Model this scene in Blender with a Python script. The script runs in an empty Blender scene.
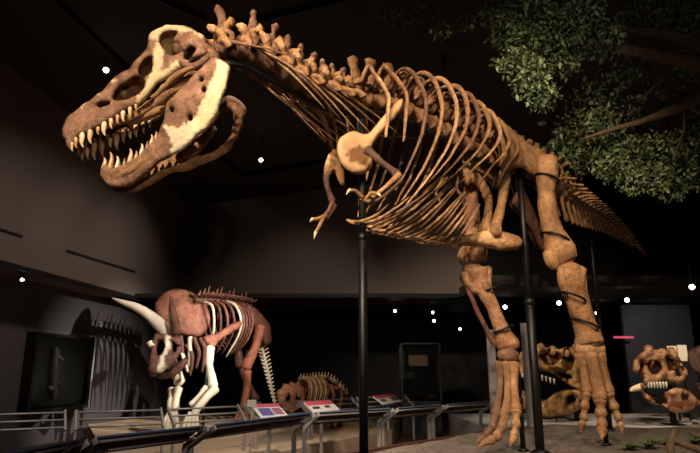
import bpy, math, random
import numpy as np
from mathutils import Vector, Matrix, noise as mnoise
from mathutils.geometry import delaunay_2d_cdt
random.seed(7); RNG = np.random.default_rng(7)
scene = bpy.context.scene; COL = scene.collection
R = math.radians
def V(*a): return np.array(a, float)
def hexc(h):
    h = h.lstrip('#'); o = []
    for i in (0, 2, 4):
        c = int(h[i:i+2], 16)/255
        o.append(c/12.92 if c <= .04045 else ((c+.055)/1.055)**2.4)
    return tuple(o)

# ------------------------------------------------------------------ camera, world, lights, exposure
FPX, CX, CY, PITCH = 580.0, 350.0, 226.5, R(14)
CAM = V(0, 0, 1.45); CP, SP = math.cos(PITCH), math.sin(PITCH)
cam = bpy.data.objects.new('camera', bpy.data.cameras.new('camera')); COL.objects.link(cam)
cam.data.sensor_fit = 'HORIZONTAL'; cam.data.sensor_width = 36; cam.data.lens = 36*FPX/700
cam.location = CAM; cam.rotation_euler = (R(90)+PITCH, 0, 0); cam.data.clip_end = 80
scene.camera = cam
world = bpy.data.worlds.new('world'); scene.world = world; world.use_nodes = True
world.node_tree.nodes['Background'].inputs[0].default_value = (.9, .8, .72, 1)
world.node_tree.nodes['Background'].inputs[1].default_value = .075
scene.view_settings.view_transform = 'Standard'; scene.view_settings.look = 'None'
scene.view_settings.gamma = 1; scene.view_settings.use_curve_mapping = False
scene.view_settings.exposure = 0.0
def spot(name, loc, aim, power, color, size, blend=.6, radius=.06):
    l = bpy.data.lights.new(name, 'SPOT'); l.energy = power; l.color = color
    l.spot_size = R(size); l.spot_blend = blend; l.shadow_soft_size = radius
    o = bpy.data.objects.new(name, l); COL.objects.link(o); o.location = loc
    o.rotation_euler = (Vector(aim)-Vector(loc)).to_track_quat('-Z', 'Y').to_euler()
    return o
WARM = (1, .84, .655); NEUT = (1, .88, .76); COOL = (1, .94, .87)
spot('key_skull', (-3.2, .4, 5.9), (-1.5, 4.8, 3.9), 1900, WARM, 38)
spot('fill_skull_low', (.2, -.8, 3.0), (-1.4, 4.8, 3.7), 240, WARM, 30)  # added low fill for the skull, no fixture modelled
spot('key_chest', (-1.6, .6, 6.1), (.7, 6.0, 3.6), 1600, WARM, 44)
spot('fill_chest_low', (-.8, .4, 2.6), (.9, 6.2, 3.4), 70, WARM, 46)  # added low fill under the chest, no fixture modelled
spot('key_hip', (.6, .8, 6.1), (2.3, 6.9, 2.6), 1250, WARM, 48)
spot('fill_leg_low', (2.6, .4, 3.2), (2.2, 7.2, 1.6), 120, WARM, 50)  # added low fill on the legs, no fixture modelled
spot('key_triceratops', (3.0, 8.7, 3.9), (-3.5, 12.8, 1.8), 4600, COOL, 30, 1)
spot('front_triceratops', (-1.2, 6.6, 6.2), (-3.2, 12.0, 1.6), 1900, COOL, 36, .9)
for wy in (5.4, 7.2, 9.0, 10.8, 12.6):
    spot('wash_wall', (-2.4, wy, 6.35), (-5.4, wy+1.2, 2.9), 130, NEUT, 76, 1)
spot('wash_back', (.2, 9.8, 6.2), (-1.6, 15.6, 2.7), 420, NEUT, 52, 1)
spot('rail_light', (-1.6, -.6, 2.9), (-.5, 6.4, .8), 420, COOL, 46, .9)
spot('aisle', (-.6, 5.6, 6.3), (-1.6, 7.6, .6), 1150, COOL, 66, .8)
spot('aisle_right', (-.3, 7.8, 6.3), (1.2, 9.0, .5), 480, COOL, 60, .8)
spot('tree_light', (2.0, 1.6, 4.6), (2.5, 6.6, 5.1), 150, (1, .95, .82), 30)
spot('tree_light_low', (3.2, 3.0, 2.6), (4.2, 7.4, 4.4), 34, (1, .92, .76), 60)
spot('skull_light', (5.6, 8.0, 5.0), (6.2, 10.8, 1.0), 900, WARM, 44)
spot('skull_light_b', (2.6, 9.2, 4.6), (3.7, 11.7, .9), 420, WARM, 40)
spot('hall_light', (7.2, 13.6, 3.0), (8.3, 16.0, 2.0), 60, (.92, .95, 1), 80, .9)
spot('soil_light', (3.2, 3.0, 6.3), (3.0, 6.8, .5), 620, WARM, 60, .9)

# ------------------------------------------------------------------ geometry helpers
def ray(px, py):
    a, b = (px-CX)/FPX, (CY-py)/FPX
    return V(a, CP-SP*b, SP+CP*b)
def P(px, py, Y):                      # the world point at distance Y seen in that direction
    d = ray(px, py); return CAM + d*(Y/d[1])
def PZ(px, py, z):
    d = ray(px, py); return CAM + d*((z-CAM[2])/d[2])
def HIT(px, py, p0, n):
    d = ray(px, py); return CAM + d*(np.dot(np.array(p0)-CAM, n)/np.dot(d, n))
def depth(p): return (p[1])*CP+(p[2]-CAM[2])*SP
def T(px, py, Y, r):                   # point + radius given in photo units
    p = P(px, py, Y); return V(*p, r*depth(p)/FPX)
def nrm(v): v = np.array(v, float); return v/(np.linalg.norm(v)+1e-12)
def spline(pts, sub, closed=False):
    p = np.array(pts, float); n = len(p)
    if n == 2 and not closed:
        t = np.linspace(0, 1, sub+1)[:, None]; return p[0]*(1-t)+p[1]*t
    out = []
    for i in range(n if closed else n-1):
        if closed: a, b, c, d = p[i-1], p[i], p[(i+1) % n], p[(i+2) % n]
        else:
            b, c = p[i], p[i+1]; a = p[i-1] if i else 2*b-c; d = p[i+2] if i+2 < n else 2*c-b
        for k in range(sub):
            t = k/sub
            out.append(.5*(2*b+(c-a)*t+(2*a-5*b+4*c-d)*t*t+(3*b-a-3*c+d)*t**3))
    if not closed: out.append(p[-1])
    return np.array(out)
def inside(poly, q):
    x, y = q[:, 0], q[:, 1]; r = np.zeros(len(q), bool); n = len(poly)
    for i in range(n):
        x1, y1 = poly[i]; x2, y2 = poly[(i+1) % n]
        c = ((y1 > y) != (y2 > y))
        with np.errstate(divide='ignore', invalid='ignore'):
            r ^= c & (x < (x2-x1)*(y-y1)/((y2-y1) if y2 != y1 else 1e-12)+x1)
    return r
def segdist(poly, q):
    best = np.full(len(q), 1e9); n = len(poly)
    for i in range(n):
        a = poly[i]; ab = poly[(i+1) % n]-a; l = np.dot(ab, ab)+1e-12
        t = np.clip(((q-a)@ab)/l, 0, 1)
        best = np.minimum(best, np.linalg.norm(q-(a+t[:, None]*ab), axis=1))
    return best

class MB:
    def __init__(s): s.v = []; s.f = []; s.c = []; s.n = 0; s.flat = False
    def add(s, v, f, col):
        v = np.array(v, float)
        s.v.append(v); s.f += [[i+s.n for i in q] for q in f]
        s.c.append(np.tile(np.array(col, float)[None, :3], (len(v), 1)) if not isinstance(col, np.ndarray) or col.ndim == 1 else col)
        s.n += len(v); return s
    def tube(s, pts, col, n=8, sub=4, flat=1.0, fdir=None):
        q = spline(pts, sub) if len(pts) > 2 or sub > 1 else np.array(pts, float)
        c, r = q[:, :3], np.maximum(q[:, 3], .0008)
        t = np.gradient(c, axis=0); t = np.array([nrm(x) for x in t])
        up = nrm(fdir) if fdir is not None else (V(0, 0, 1) if abs(t[0][2]) < .9 else V(1, 0, 0))
        vs = []
        a = nrm(up-np.dot(up, t[0])*t[0])
        ang = np.linspace(0, 2*math.pi, n, endpoint=False)
        for i in range(len(c)):
            if fdir is not None: a = nrm(up-np.dot(up, t[i])*t[i])
            else: a = nrm(a-np.dot(a, t[i])*t[i])
            b = np.cross(t[i], a)
            for k in ang: vs.append(c[i]+r[i]*(math.cos(k)*a+math.sin(k)*b*flat))
        fs = []
        for i in range(len(c)-1):
            for k in range(n):
                fs.append([i*n+k, i*n+(k+1) % n, (i+1)*n+(k+1) % n, (i+1)*n+k])
        m = len(vs); vs.append(c[0]-t[0]*r[0]*.5); vs.append(c[-1]+t[-1]*r[-1]*.5)
        for k in range(n):
            fs.append([m, (k+1) % n, k]); fs.append([m+1, (len(c)-1)*n+k, (len(c)-1)*n+(k+1) % n])
        return s.add(vs, fs, col)
    def blob(s, c, r, col, axes=None, nu=10, nv=7):
        r = (r, r, r) if np.isscalar(r) else r
        A = np.eye(3) if axes is None else np.array(axes, float)
        vs = [V(0, 0, 1)]; fs = []
        for i in range(1, nv):
            th = math.pi*i/nv
            for k in range(nu):
                ph = 2*math.pi*k/nu; vs.append(V(math.sin(th)*math.cos(ph), math.sin(th)*math.sin(ph), math.cos(th)))
        vs.append(V(0, 0, -1)); L = len(vs)-1
        for k in range(nu):
            fs.append([0, 1+k, 1+(k+1) % nu]); fs.append([L, L-nu+(k+1) % nu, L-nu+k])
        for i in range(nv-2):
            for k in range(nu):
                a = 1+i*nu; fs.append([a+k, a+nu+k, a+nu+(k+1) % nu, a+(k+1) % nu])
        w = (np.array(vs)*np.array(r))@A+np.array(c)
        return s.add(w, fs, col)
    def box(s, c, size, col, axes=None):
        A = np.eye(3) if axes is None else np.array(axes, float)
        h = np.array(size)/2
        v = np.array([[x, y, z] for x in (-1, 1) for y in (-1, 1) for z in (-1, 1)])*h
        return s.add(v@A+np.array(c), [[0, 1, 3, 2], [4, 6, 7, 5], [0, 4, 5, 1], [2, 3, 7, 6], [0, 2, 6, 4], [1, 5, 7, 3]], col)
    def quadbox(s, a, b, c, d, th, n, col):     # slab on four corners, thickness th along n
        n = np.array(n)*th; q = [np.array(x, float) for x in (a, b, c, d)]
        return s.add(q+[x+n for x in q], [[3, 2, 1, 0], [4, 5, 6, 7], [0, 1, 5, 4], [1, 2, 6, 5], [2, 3, 7, 6], [3, 0, 4, 7]], col)
    def prism(s, poly, z0, z1, col):
        n = len(poly); v = [V(p[0], p[1], z0) for p in poly]+[V(p[0], p[1], z1) for p in poly]
        f = [list(range(n))[::-1], list(range(n, 2*n))]+[[i, (i+1) % n, n+(i+1) % n, n+i] for i in range(n)]
        return s.add(v, f, col)
    def slab(s, outline, holes, Tm, Rm, mapf, col, step=3.0, smooth=True, crv=3):
        # an inflated plate with rounded rim: 2D outline in (u, v), mapf(u, v, t) -> 3D
        loops = []
        for lp in [outline]+list(holes):
            q = spline(lp, crv, True) if smooth else np.array(lp, float)
            loops.append(q)
        O = loops[0]; mn, mx = O.min(0), O.max(0)
        gx, gy = np.meshgrid(np.arange(mn[0], mx[0], step), np.arange(mn[1], mx[1], step))
        g = np.stack([gx.ravel(), gy.ravel()], 1)+RNG.uniform(-.2, .2, (gx.size, 2))*step
        def dist(q): return np.min([segdist(l, q) for l in loops], axis=0)
        ok = inside(O, g)
        for h in loops[1:]: ok &= ~inside(h, g)
        g = g[ok]; g = g[dist(g) > .5*step] if len(g) else g
        vs = []; ed = []
        for l in loops:
            b = len(vs); vs += [tuple(x) for x in l]; ed += [(b+i, b+(i+1) % len(l)) for i in range(len(l))]
        nb = len(vs); vs += [tuple(x) for x in g]
        ov, oe, of, *_ = delaunay_2d_cdt([Vector(x) for x in vs], ed, [], 0, 1e-5)
        q = np.array([(x[0], x[1]) for x in ov])
        cen = np.array([q[list(f)].mean(0) for f in of])
        ok = inside(O, cen)
        for h in loops[1:]: ok &= ~inside(h, cen)
        F = [list(f) for f, k in zip(of, ok) if k]
        d = dist(q); edge = d < 1e-3
        k = np.clip(d/Rm, 0, 1); t = Tm*np.sqrt(np.maximum(0, 1-(1-k)**2))
        fr = np.array([mapf(a, b, tt) for (a, b), tt in zip(q, t)])
        bk = np.array([mapf(a, b, -tt) for (a, b), tt in zip(q, t)])
        m = len(q); idx = [i if e else i+m for i, e in enumerate(edge)]
        cc = np.array([col(a, b) for a, b in q]) if callable(col) else col
        if isinstance(cc, np.ndarray) and cc.ndim == 2: cc = np.concatenate([cc, cc])
        s.add(np.concatenate([fr, bk]), F+[[idx[i] for i in f][::-1] for f in F], cc)
        return s
    def build(s, name, mat, parent=None, rough=0.0, freq=9.0, smooth=True, bevel=0, root=None, sub=0):
        v = np.concatenate(s.v); c = np.concatenate(s.c)
        if rough:
            off = np.array([mnoise.noise_vector(Vector(p)*freq)+.5*mnoise.noise_vector(Vector(p)*freq*2.3) for p in v]); v = v+off*rough
        base = np.zeros(3); p = parent
        while p is not None: base += np.array(p.location); p = p.parent
        if parent is None and root is not None: base = np.array(root, float)
        me = bpy.data.meshes.new(name); me.from_pydata((v-base).tolist(), [], s.f)
        me.update()
        ca = me.color_attributes.new('Col', 'FLOAT_COLOR', 'POINT')
        ca.data.foreach_set('color', np.concatenate([c, np.ones((len(c), 1))], 1).ravel().astype(np.float32))
        if smooth and not s.flat: me.polygons.foreach_set('use_smooth', [True]*len(me.polygons))
        me.materials.append(mat)
        import bmesh
        bm = bmesh.new(); bm.from_mesh(me); bmesh.ops.recalc_face_normals(bm, faces=bm.faces); 
        bm.to_mesh(me); bm.free()
        o = bpy.data.objects.new(name, me); COL.objects.link(o)
        if parent is not None: o.parent = parent
        elif root is not None: o.location = base
        if bevel:
            m = o.modifiers.new('bevel', 'BEVEL'); m.width = bevel; m.segments = 2; m.limit_method = 'ANGLE'
        if sub:
            m = o.modifiers.new('sub', 'SUBSURF'); m.levels = sub; m.render_levels = sub
        return o
def tag(o, label=None, cat=None, group=None, kind=None):
    if label: o['label'] = label
    if cat: o['category'] = cat
    if group: o['group'] = group
    if kind: o['kind'] = kind
    return o
def thing(name, label, cat, loc, group=None):
    o = bpy.data.objects.new(name, None); COL.objects.link(o); o.location = loc; o.empty_display_size = .2
    return tag(o, label, cat, group)
def place(src, name, parent, M):      # a further copy of a mesh part (shared mesh data)
    o = src.copy(); o.name = name; COL.objects.link(o); o.parent = parent; o.matrix_local = M; return o

# ------------------------------------------------------------------ materials
def mat(name, col=None, rough=.6, metal=0, noise=0, scale=6, bump=0, bscale=30, attr=False, emit=None, estr=0, trans=0, alpha=1, dark=.55, spec=.4, detail=6):
    m = bpy.data.materials.new(name); m.use_nodes = True; nt = m.node_tree; b = nt.nodes['Principled BSDF']; L = nt.links
    b.inputs['Roughness'].default_value = rough; b.inputs['Metallic'].default_value = metal
    b.inputs['Specular IOR Level'].default_value = spec
    tc = nt.nodes.new('ShaderNodeTexCoord')
    src = None
    if attr:
        a = nt.nodes.new('ShaderNodeAttribute'); a.attribute_name = 'Col'; src = a.outputs['Color']
    if col is not None: b.inputs['Base Color'].default_value = (*col, 1)
    if noise:
        n = nt.nodes.new('ShaderNodeTexNoise'); n.inputs['Scale'].default_value = scale; n.inputs['Detail'].default_value = detail
        n.inputs['Roughness'].default_value = .65
        L.new(tc.outputs['Object'], n.inputs['Vector'])
        r = nt.nodes.new('ShaderNodeValToRGB'); r.color_ramp.elements[0].position = .32; r.color_ramp.elements[1].position = .68
        r.color_ramp.elements[0].color = (dark, dark*.93, dark*.88, 1); r.color_ramp.elements[1].color = (1.12, 1.1, 1.05, 1)
        L.new(n.outputs['Fac'], r.inputs[0])
        mx = nt.nodes.new('ShaderNodeMixRGB'); mx.blend_type = 'MULTIPLY'; mx.inputs[0].default_value = noise
        if src: L.new(src, mx.inputs[1])
        else: mx.inputs[1].default_value = (*col, 1)
        L.new(r.outputs[0], mx.inputs[2]); src = mx.outputs[0]
    if src: L.new(src, b.inputs['Base Color'])
    if bump:
        n2 = nt.nodes.new('ShaderNodeTexNoise'); n2.inputs['Scale'].default_value = bscale; n2.inputs['Detail'].default_value = 5
        L.new(tc.outputs['Object'], n2.inputs['Vector'])
        bp = nt.nodes.new('ShaderNodeBump'); bp.inputs['Strength'].default_value = bump; bp.inputs['Distance'].default_value = .02
        L.new(n2.outputs['Fac'], bp.inputs['Height']); L.new(bp.outputs[0], b.inputs['Normal'])
    if emit: b.inputs['Emission Color'].default_value = (*emit, 1); b.inputs['Emission Strength'].default_value = estr
    if trans: b.inputs['Transmission Weight'].default_value = trans
    if alpha < 1: b.inputs['Alpha'].default_value = alpha
    return m
def bonemat(name, contrast, scale, bump, rough=.55, vein=(.4, .33, .3), vw=.03):
    m = bpy.data.materials.new(name); m.use_nodes = True; nt = m.node_tree; b = nt.nodes['Principled BSDF']; L = nt.links
    N = lambda t, **k: nt.nodes.new(t)
    b.inputs['Roughness'].default_value = rough; b.inputs['Specular IOR Level'].default_value = .35
    tc = N('ShaderNodeTexCoord'); at = N('ShaderNodeAttribute'); at.attribute_name = 'Col'; src = at.outputs['Color']
    bw = N('ShaderNodeRGBToBW'); L.new(src, bw.inputs[0]); mr = N('ShaderNodeMapRange'); L.new(bw.outputs[0], mr.inputs[0])
    mr.inputs[1].default_value = .44; mr.inputs[2].default_value = .66; mr.inputs[3].default_value = 1; mr.inputs[4].default_value = .2
    def fac(x, a):
        q = N('ShaderNodeMath'); q.operation = 'MULTIPLY'; q.inputs[1].default_value = a; L.new(mr.outputs[0], q.inputs[0]); L.new(q.outputs[0], x.inputs[0])
    for sc, lo, hi, dk, amt, dist in ((scale, .36, .64, (.42, .34, .29), contrast, .6), (scale*4.5, .33, .6, (.5, .42, .36), contrast*.8, .3)):
        n = N('ShaderNodeTexNoise'); n.inputs['Scale'].default_value = sc; n.inputs['Detail'].default_value = 8; n.inputs['Roughness'].default_value = .7; n.inputs['Distortion'].default_value = dist
        L.new(tc.outputs['Object'], n.inputs['Vector'])
        r = N('ShaderNodeValToRGB'); r.color_ramp.elements[0].position = lo; r.color_ramp.elements[1].position = hi
        r.color_ramp.elements[0].color = (*dk, 1); r.color_ramp.elements[1].color = (1.15, 1.13, 1.1, 1); L.new(n.outputs['Fac'], r.inputs[0])
        x = N('ShaderNodeMixRGB'); x.blend_type = 'MULTIPLY'; fac(x, amt); L.new(src, x.inputs[1]); L.new(r.outputs[0], x.inputs[2]); src = x.outputs[0]
    # fine dark cracks
    v = N('ShaderNodeTexVoronoi'); v.feature = 'DISTANCE_TO_EDGE'; v.inputs['Scale'].default_value = scale*1.3
    n = N('ShaderNodeTexNoise'); n.inputs['Scale'].default_value = scale*2; n.inputs['Detail'].default_value = 4; L.new(tc.outputs['Object'], n.inputs['Vector'])
    mv = N('ShaderNodeMixRGB'); mv.inputs[0].default_value = .25; L.new(tc.outputs['Object'], mv.inputs[1]); L.new(n.outputs['Color'], mv.inputs[2]); L.new(mv.outputs[0], v.inputs['Vector'])
    r = N('ShaderNodeValToRGB'); r.color_ramp.elements[0].position = 0; r.color_ramp.elements[1].position = vw; r.color_ramp.elements[0].color = (*vein, 1); r.color_ramp.elements[1].color = (1, 1, 1, 1)
    L.new(v.outputs['Distance'], r.inputs[0]); x = N('ShaderNodeMixRGB'); x.blend_type = 'MULTIPLY'; fac(x, contrast*.8); L.new(src, x.inputs[1]); L.new(r.outputs[0], x.inputs[2]); src = x.outputs[0]
    L.new(src, b.inputs['Base Color'])
    n2 = N('ShaderNodeTexNoise'); n2.inputs['Scale'].default_value = 34; n2.inputs['Detail'].default_value = 8; n2.inputs['Roughness'].default_value = .7; L.new(tc.outputs['Object'], n2.inputs['Vector'])
    bp = N('ShaderNodeBump'); bp.inputs['Strength'].default_value = bump; bp.inputs['Distance'].default_value = .025; L.new(n2.outputs['Fac'], bp.inputs['Height']); L.new(bp.outputs[0], b.inputs['Normal'])
    return m
BONE = bonemat('bone', .8, 5, .8)
FOSSIL = bonemat('fossil_bone', .95, 7, .8, .5)
SKULLBONE = bonemat('skull_bone', .85, 8, .9, .5, (1.7, 1.65, 1.5), .045)
SMOOTHBONE = bonemat('plaster_bone', .22, 4, .2, .5)
STEEL = mat('black_steel', hexc('#15130f'), rough=.42, metal=.3, bump=.1)
GREY = mat('grey_metal', hexc('#8f8780'), rough=.4, metal=.15, noise=.3)
PAINT = mat('attribute_paint', rough=.55, attr=True)
WALL = mat('wall_paint', hexc('#6f6259'), rough=.8, noise=.3, scale=1.2, bump=.05, dark=.8)
DARKWALL = mat('dark_wall_paint', hexc('#4f4949'), rough=.7, noise=.25, scale=1.5, dark=.8)
BLACKWALL_SHADE = mat('black_wall_and_shade', hexc('#131111'), rough=.8)  # black walls, and shade on the unlit end of the upper wall
CEIL = mat('ceiling_paint', hexc('#3a322d'), rough=.9)
CARPET = mat('carpet', hexc('#4a2f26'), rough=.95, noise=.6, scale=30, bump=.3, bscale=200)
SAND = mat('sand', hexc('#b59a7e'), rough=.95, noise=.5, scale=5, bump=.4, bscale=60, dark=.75)
SLATE = mat('platform_floor', hexc('#b0a8a0'), rough=.6, noise=.3, scale=4)
SOIL = mat('soil', hexc('#75675a'), rough=.95, noise=1, scale=16, bump=1, bscale=45, dark=.45, detail=10)
LEAF = mat('leaf', rough=.6, attr=True, noise=.3, scale=3, dark=.7)
BARK = mat('bark', hexc('#6b5440'), rough=.9, noise=1, scale=9, bump=.8, bscale=22)
GLASS = mat('glass', (.9, .95, .95), rough=.02, trans=1, spec=.5); GLASS.node_tree.nodes['Principled BSDF'].inputs['IOR'].default_value = 1.1
CASEGLASS = mat('case_glass', (.8, .85, .85), rough=.05, trans=1, spec=.6); CASEGLASS.node_tree.nodes['Principled BSDF'].inputs['IOR'].default_value = 1.2
LAMP = mat('lamp_face', (1, 1, 1), emit=(1, .95, .88), estr=14)
REDLIT = mat('red_lit_sign', (.5, .05, .08), emit=(1, .12, .2), estr=.5)
TOOTH = mat('tooth_enamel', rough=.3, attr=True, noise=.7, scale=16, dark=.45)

# ------------------------------------------------------------------ the room
def struct(o): o['kind'] = 'structure'; return o
UP = V(0, 0, 1)
ZC, ZS, ZSOIL = 6.5, 3.2, .55
wl0, wl1 = PZ(0, 262, ZS), PZ(186, 311, ZS)            # soffit edge of the left wall
wld = nrm(wl1-wl0); wln = V(wld[1], -wld[0], 0)        # normal into the room
wr1 = PZ(462, 299, ZS); wbd = nrm(wr1-wl1); wbn = V(wbd[1], -wbd[0], 0)
lA = wl0-wld*12; lB = wl1; bB = PZ(480, 298, ZS)
def wallbox(name, a, b, z0, z1, n, th, m):
    mb = MB(); a = V(a[0], a[1], z0); b = V(b[0], b[1], z0); h = V(0, 0, z1-z0)
    mb.quadbox(a, b, b+h, a+h, -th, n, (1, 1, 1)); mb.flat = True
    return struct(mb.build(name, m, smooth=False))
wallbox('wall_left_upper', lA, lB, ZS, ZC, wln, .95, WALL)
wallbox('wall_left', lA-wln*.85, lB-wln*.85+wld*3.2, 0, ZS, wln, .2, DARKWALL)
wallbox('wall_back_upper', lB, bB, ZS, ZC, wbn, .3, WALL)
FARY = 20.0
wallbox('wall_back', V(-7, FARY, 0), V(14, FARY, 0), 0, ZS, V(0, -1, 0), .2, BLACKWALL_SHADE)
rB = PZ(620, 291, ZS)
wallbox('wall_right_upper', bB, V(14, bB[1]+2.5, 0), ZS, ZC, nrm(V(.3, -1, 0)), .3, BLACKWALL_SHADE)  # shade put into the colour: the upper wall runs on unlit here
wallbox('wall_right', V(14, -6, 0), V(14, FARY, 0), 0, ZC, V(-1, 0, 0), .2, BLACKWALL_SHADE)
mb = MB(); mb.box((3, 6.5, -.05), (24, 29, .1), (1, 1, 1)); struct(mb.build('floor', CARPET, smooth=False))
mb = MB(); mb.box((3, 6.5, ZC+.05), (24, 29, .1), (1, 1, 1)); struct(mb.build('ceiling', CEIL, smooth=False))
mb = MB(); mb.box((3.5, 17.2, ZS+.05), (22, 6, .1), (1, 1, 1))
hc = mb.build('ceiling_hall', BLACKWALL_SHADE, smooth=False); struct(hc)
# slot vents on the upper left wall
for i, (a, b) in enumerate((((66, 252), (135, 273)), ((-30, 222), (22, 238)))):
    p, q = HIT(*a, wl0, wln), HIT(*b, wl0, wln); mb = MB()
    mb.quadbox(p, q, q+UP*.05, p+UP*.05, .012, wln, hexc('#1c1816')); tag(mb.build('slot_vent', PAINT, smooth=False, root=(p+q)/2),
        ['narrow dark slot vent on left upper wall, above the long white horn', 'narrow dark slot vent on left upper wall at the picture edge'][i], 'vent')
# trim: soffit edge boards
mb = MB(); mb.quadbox(lA-UP*.06, lB-UP*.06, lB+UP*.03, lA+UP*.03, .03, wln, hexc('#181412')); struct(mb.build('trim_1', PAINT, smooth=False))
mb = MB(); mb.quadbox(lB-UP*.06, bB-UP*.06, bB+UP*.02, lB+UP*.02, .03, wbn, hexc('#181412')); struct(mb.build('trim_2', PAINT, smooth=False))
# lower ceiling on the right, hung before the far hall
mb = MB(); mb.box((8.4, 13.3, ZS+.12), (11.4, 2.0, .24), (1, 1, 1)); struct(mb.build('ceiling_bulkhead', CEIL, smooth=False))

# soil bed
edge_px = [(230, 486), (280, 470), (330, 457.5), (390, 447), (440, 439), (493, 430.5)]
edge = [PZ(a, b, ZSOIL)[:2] for a, b in edge_px]
far_px = [(545, 427), (600, 429), (650, 432), (720, 427)]
far = [PZ(a, b, ZSOIL)[:2] for a, b in far_px]
soil_poly = np.array(edge+far+[V(9, 8.5), V(9, 1.2), V(-.6, 1.2)])
def soil_z(x, y):
    return ZSOIL+.05*np.clip((x-1.6)*.5, -1, 1)+.018*mnoise.noise(Vector((x*2.2, y*2.2, 0)))+.008*mnoise.noise(Vector((x*9, y*9, 3)))
gx, gy = np.meshgrid(np.arange(-3, 9, .11), np.arange(1.2, 10, .11)); g = np.stack([gx.ravel(), gy.ravel()], 1)
g = g[inside(soil_poly, g)]; g = g[segdist(soil_poly, g) > .05]
bd = []
for i in range(len(soil_poly)):
    a, b = soil_poly[i], soil_poly[(i+1) % len(soil_poly)]; n = max(2, int(np.linalg.norm(b-a)/.15))
    bd += [a+(b-a)*k/n for k in range(n)]
vv = bd+list(g); nb = len(bd)
ov, oe, of, *_ = delaunay_2d_cdt([Vector(x) for x in vv], [(i, (i+1) % nb) for i in range(nb)], [], 0, 1e-6)
q = np.array([(x[0], x[1]) for x in ov]); cen = np.array([q[list(f)].mean(0) for f in of]); ok = inside(soil_poly, cen)
mb = MB(); top = [V(a, b, soil_z(a, b)) for a, b in q]; m_ = len(top)
F = [list(f) for f, k in zip(of, ok) if k]
mb.add(top+[V(*soil_poly[i % len(soil_poly)], .0) for i in range(len(soil_poly))], F, (1, 1, 1))
struct(mb.build('floor_soil', SOIL))
mb = MB(); mb.prism([tuple(x) for x in (soil_poly-soil_poly.mean(0))*.995+soil_poly.mean(0)], .01, ZSOIL-.14, hexc('#2a1d18')); struct(mb.build('floor_soil_base', PAINT, smooth=False))
# kerb around the bed
mb = MB()
for a, b in zip(edge[:-1], edge[1:]):
    d = nrm(b-a); n = V(d[1], -d[0], 0); a3, b3 = V(*a, .0), V(*b, .0)
    mb.quadbox(a3, b3, b3+UP*(ZSOIL+.012), a3+UP*(ZSOIL+.012), -.05, n, hexc('#4a2a20'))
struct(mb.build('trim_4', PAINT, smooth=False))
# display platform behind
pl = [PZ(493, 430.5, .53)[:2]]+[PZ(a, b-.5, .53)[:2] for a, b in far_px]+[V(12, 9), V(12, 13.6), V(2.2, 13.6)]
mb = MB(); mb.prism(pl, 0, .53, (1, 1, 1)); struct(mb.build('floor_platform', SLATE, smooth=False))
# triceratops base
tp = [PZ(110, 462, .3)[:2], PZ(270, 454, .3)[:2], PZ(392, 430, .3)[:2], V(1.2, 14.8), V(-4.9, 16.5), PZ(88, 424, .3)[:2]]
mb = MB(); mb.prism(tp, 0, .3, (1, 1, 1)); struct(mb.build('floor_base', SAND, smooth=False))

# ------------------------------------------------------------------ tyrannosaur
TAN, TAN2, BRN, DBRN, CRM, RED = hexc('#c4986c'), hexc('#aa7f54'), hexc('#866148'), hexc('#5c4030'), hexc('#e6c999'), hexc('#7d5040')
rex_loc = P(540, 430, 7.2); rex_loc[2] = ZSOIL
rex = thing('tyrannosaurus_skeleton', 'huge tan and brown mounted meat-eating dinosaur skeleton striding with open toothy jaws', 'dinosaur skeleton', rex_loc)
def part(name, mb, m=BONE, parent=None, rough=.006, freq=9, label=None, **k):
    o = mb.build(name, m, rex if parent is None else parent, rough=rough, freq=freq, **k)
    if label: o['label'] = label
    return o
# spine
SPX = [(212, 50, 4.88), (240, 48, 4.95), (266, 60, 5.08), (292, 76, 5.28), (318, 90, 5.5), (345, 99, 5.8), (380, 101, 6.05), (410, 111, 6.3),
       (440, 127, 6.55), (470, 145, 6.8), (505, 163, 7.1), (540, 177, 7.4), (566, 195, 7.8), (588, 208, 8.5), (608, 221, 9.4), (628, 237, 10.5), (646, 255, 11.8)]
SC = spline([P(*a) for a in SPX], 24); SI = np.arange(len(SC))/24.0     # SI: index of control point
def SF(s):
    i = np.clip(s, 0, len(SPX)-1.001); c = np.array([np.interp(i, SI, SC[:, k]) for k in range(3)])
    e = .25; a = np.array([np.interp(np.clip(i-e, 0, 16), SI, SC[:, k]) for k in range(3)]); b = np.array([np.interp(np.clip(i+e, 0, 16), SI, SC[:, k]) for k in range(3)])
    f = nrm(a-b); l = nrm(np.cross(UP, f)); u = np.cross(f, l); return c, f, l, u
def arcs(s0, s1, n):
    ss = np.linspace(s0, s1, 200); pp = np.array([SF(s)[0] for s in ss]); d = np.r_[0, np.cumsum(np.linalg.norm(np.diff(pp, axis=0), axis=1))]
    return [float(np.interp(d[-1]*(k+.5)/n, d, ss)) for k in range(n)], d[-1]/n
def FM(s, sc=(1, 1, 1)):
    c, f, l, u = SF(s); c = c-rex_loc
    return Matrix(((f[0]*sc[0], l[0]*sc[1], u[0]*sc[2], c[0]), (f[1]*sc[0], l[1]*sc[1], u[1]*sc[2], c[1]), (f[2]*sc[0], l[2]*sc[1], u[2]*sc[2], c[2]), (0, 0, 0, 1)))
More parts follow.
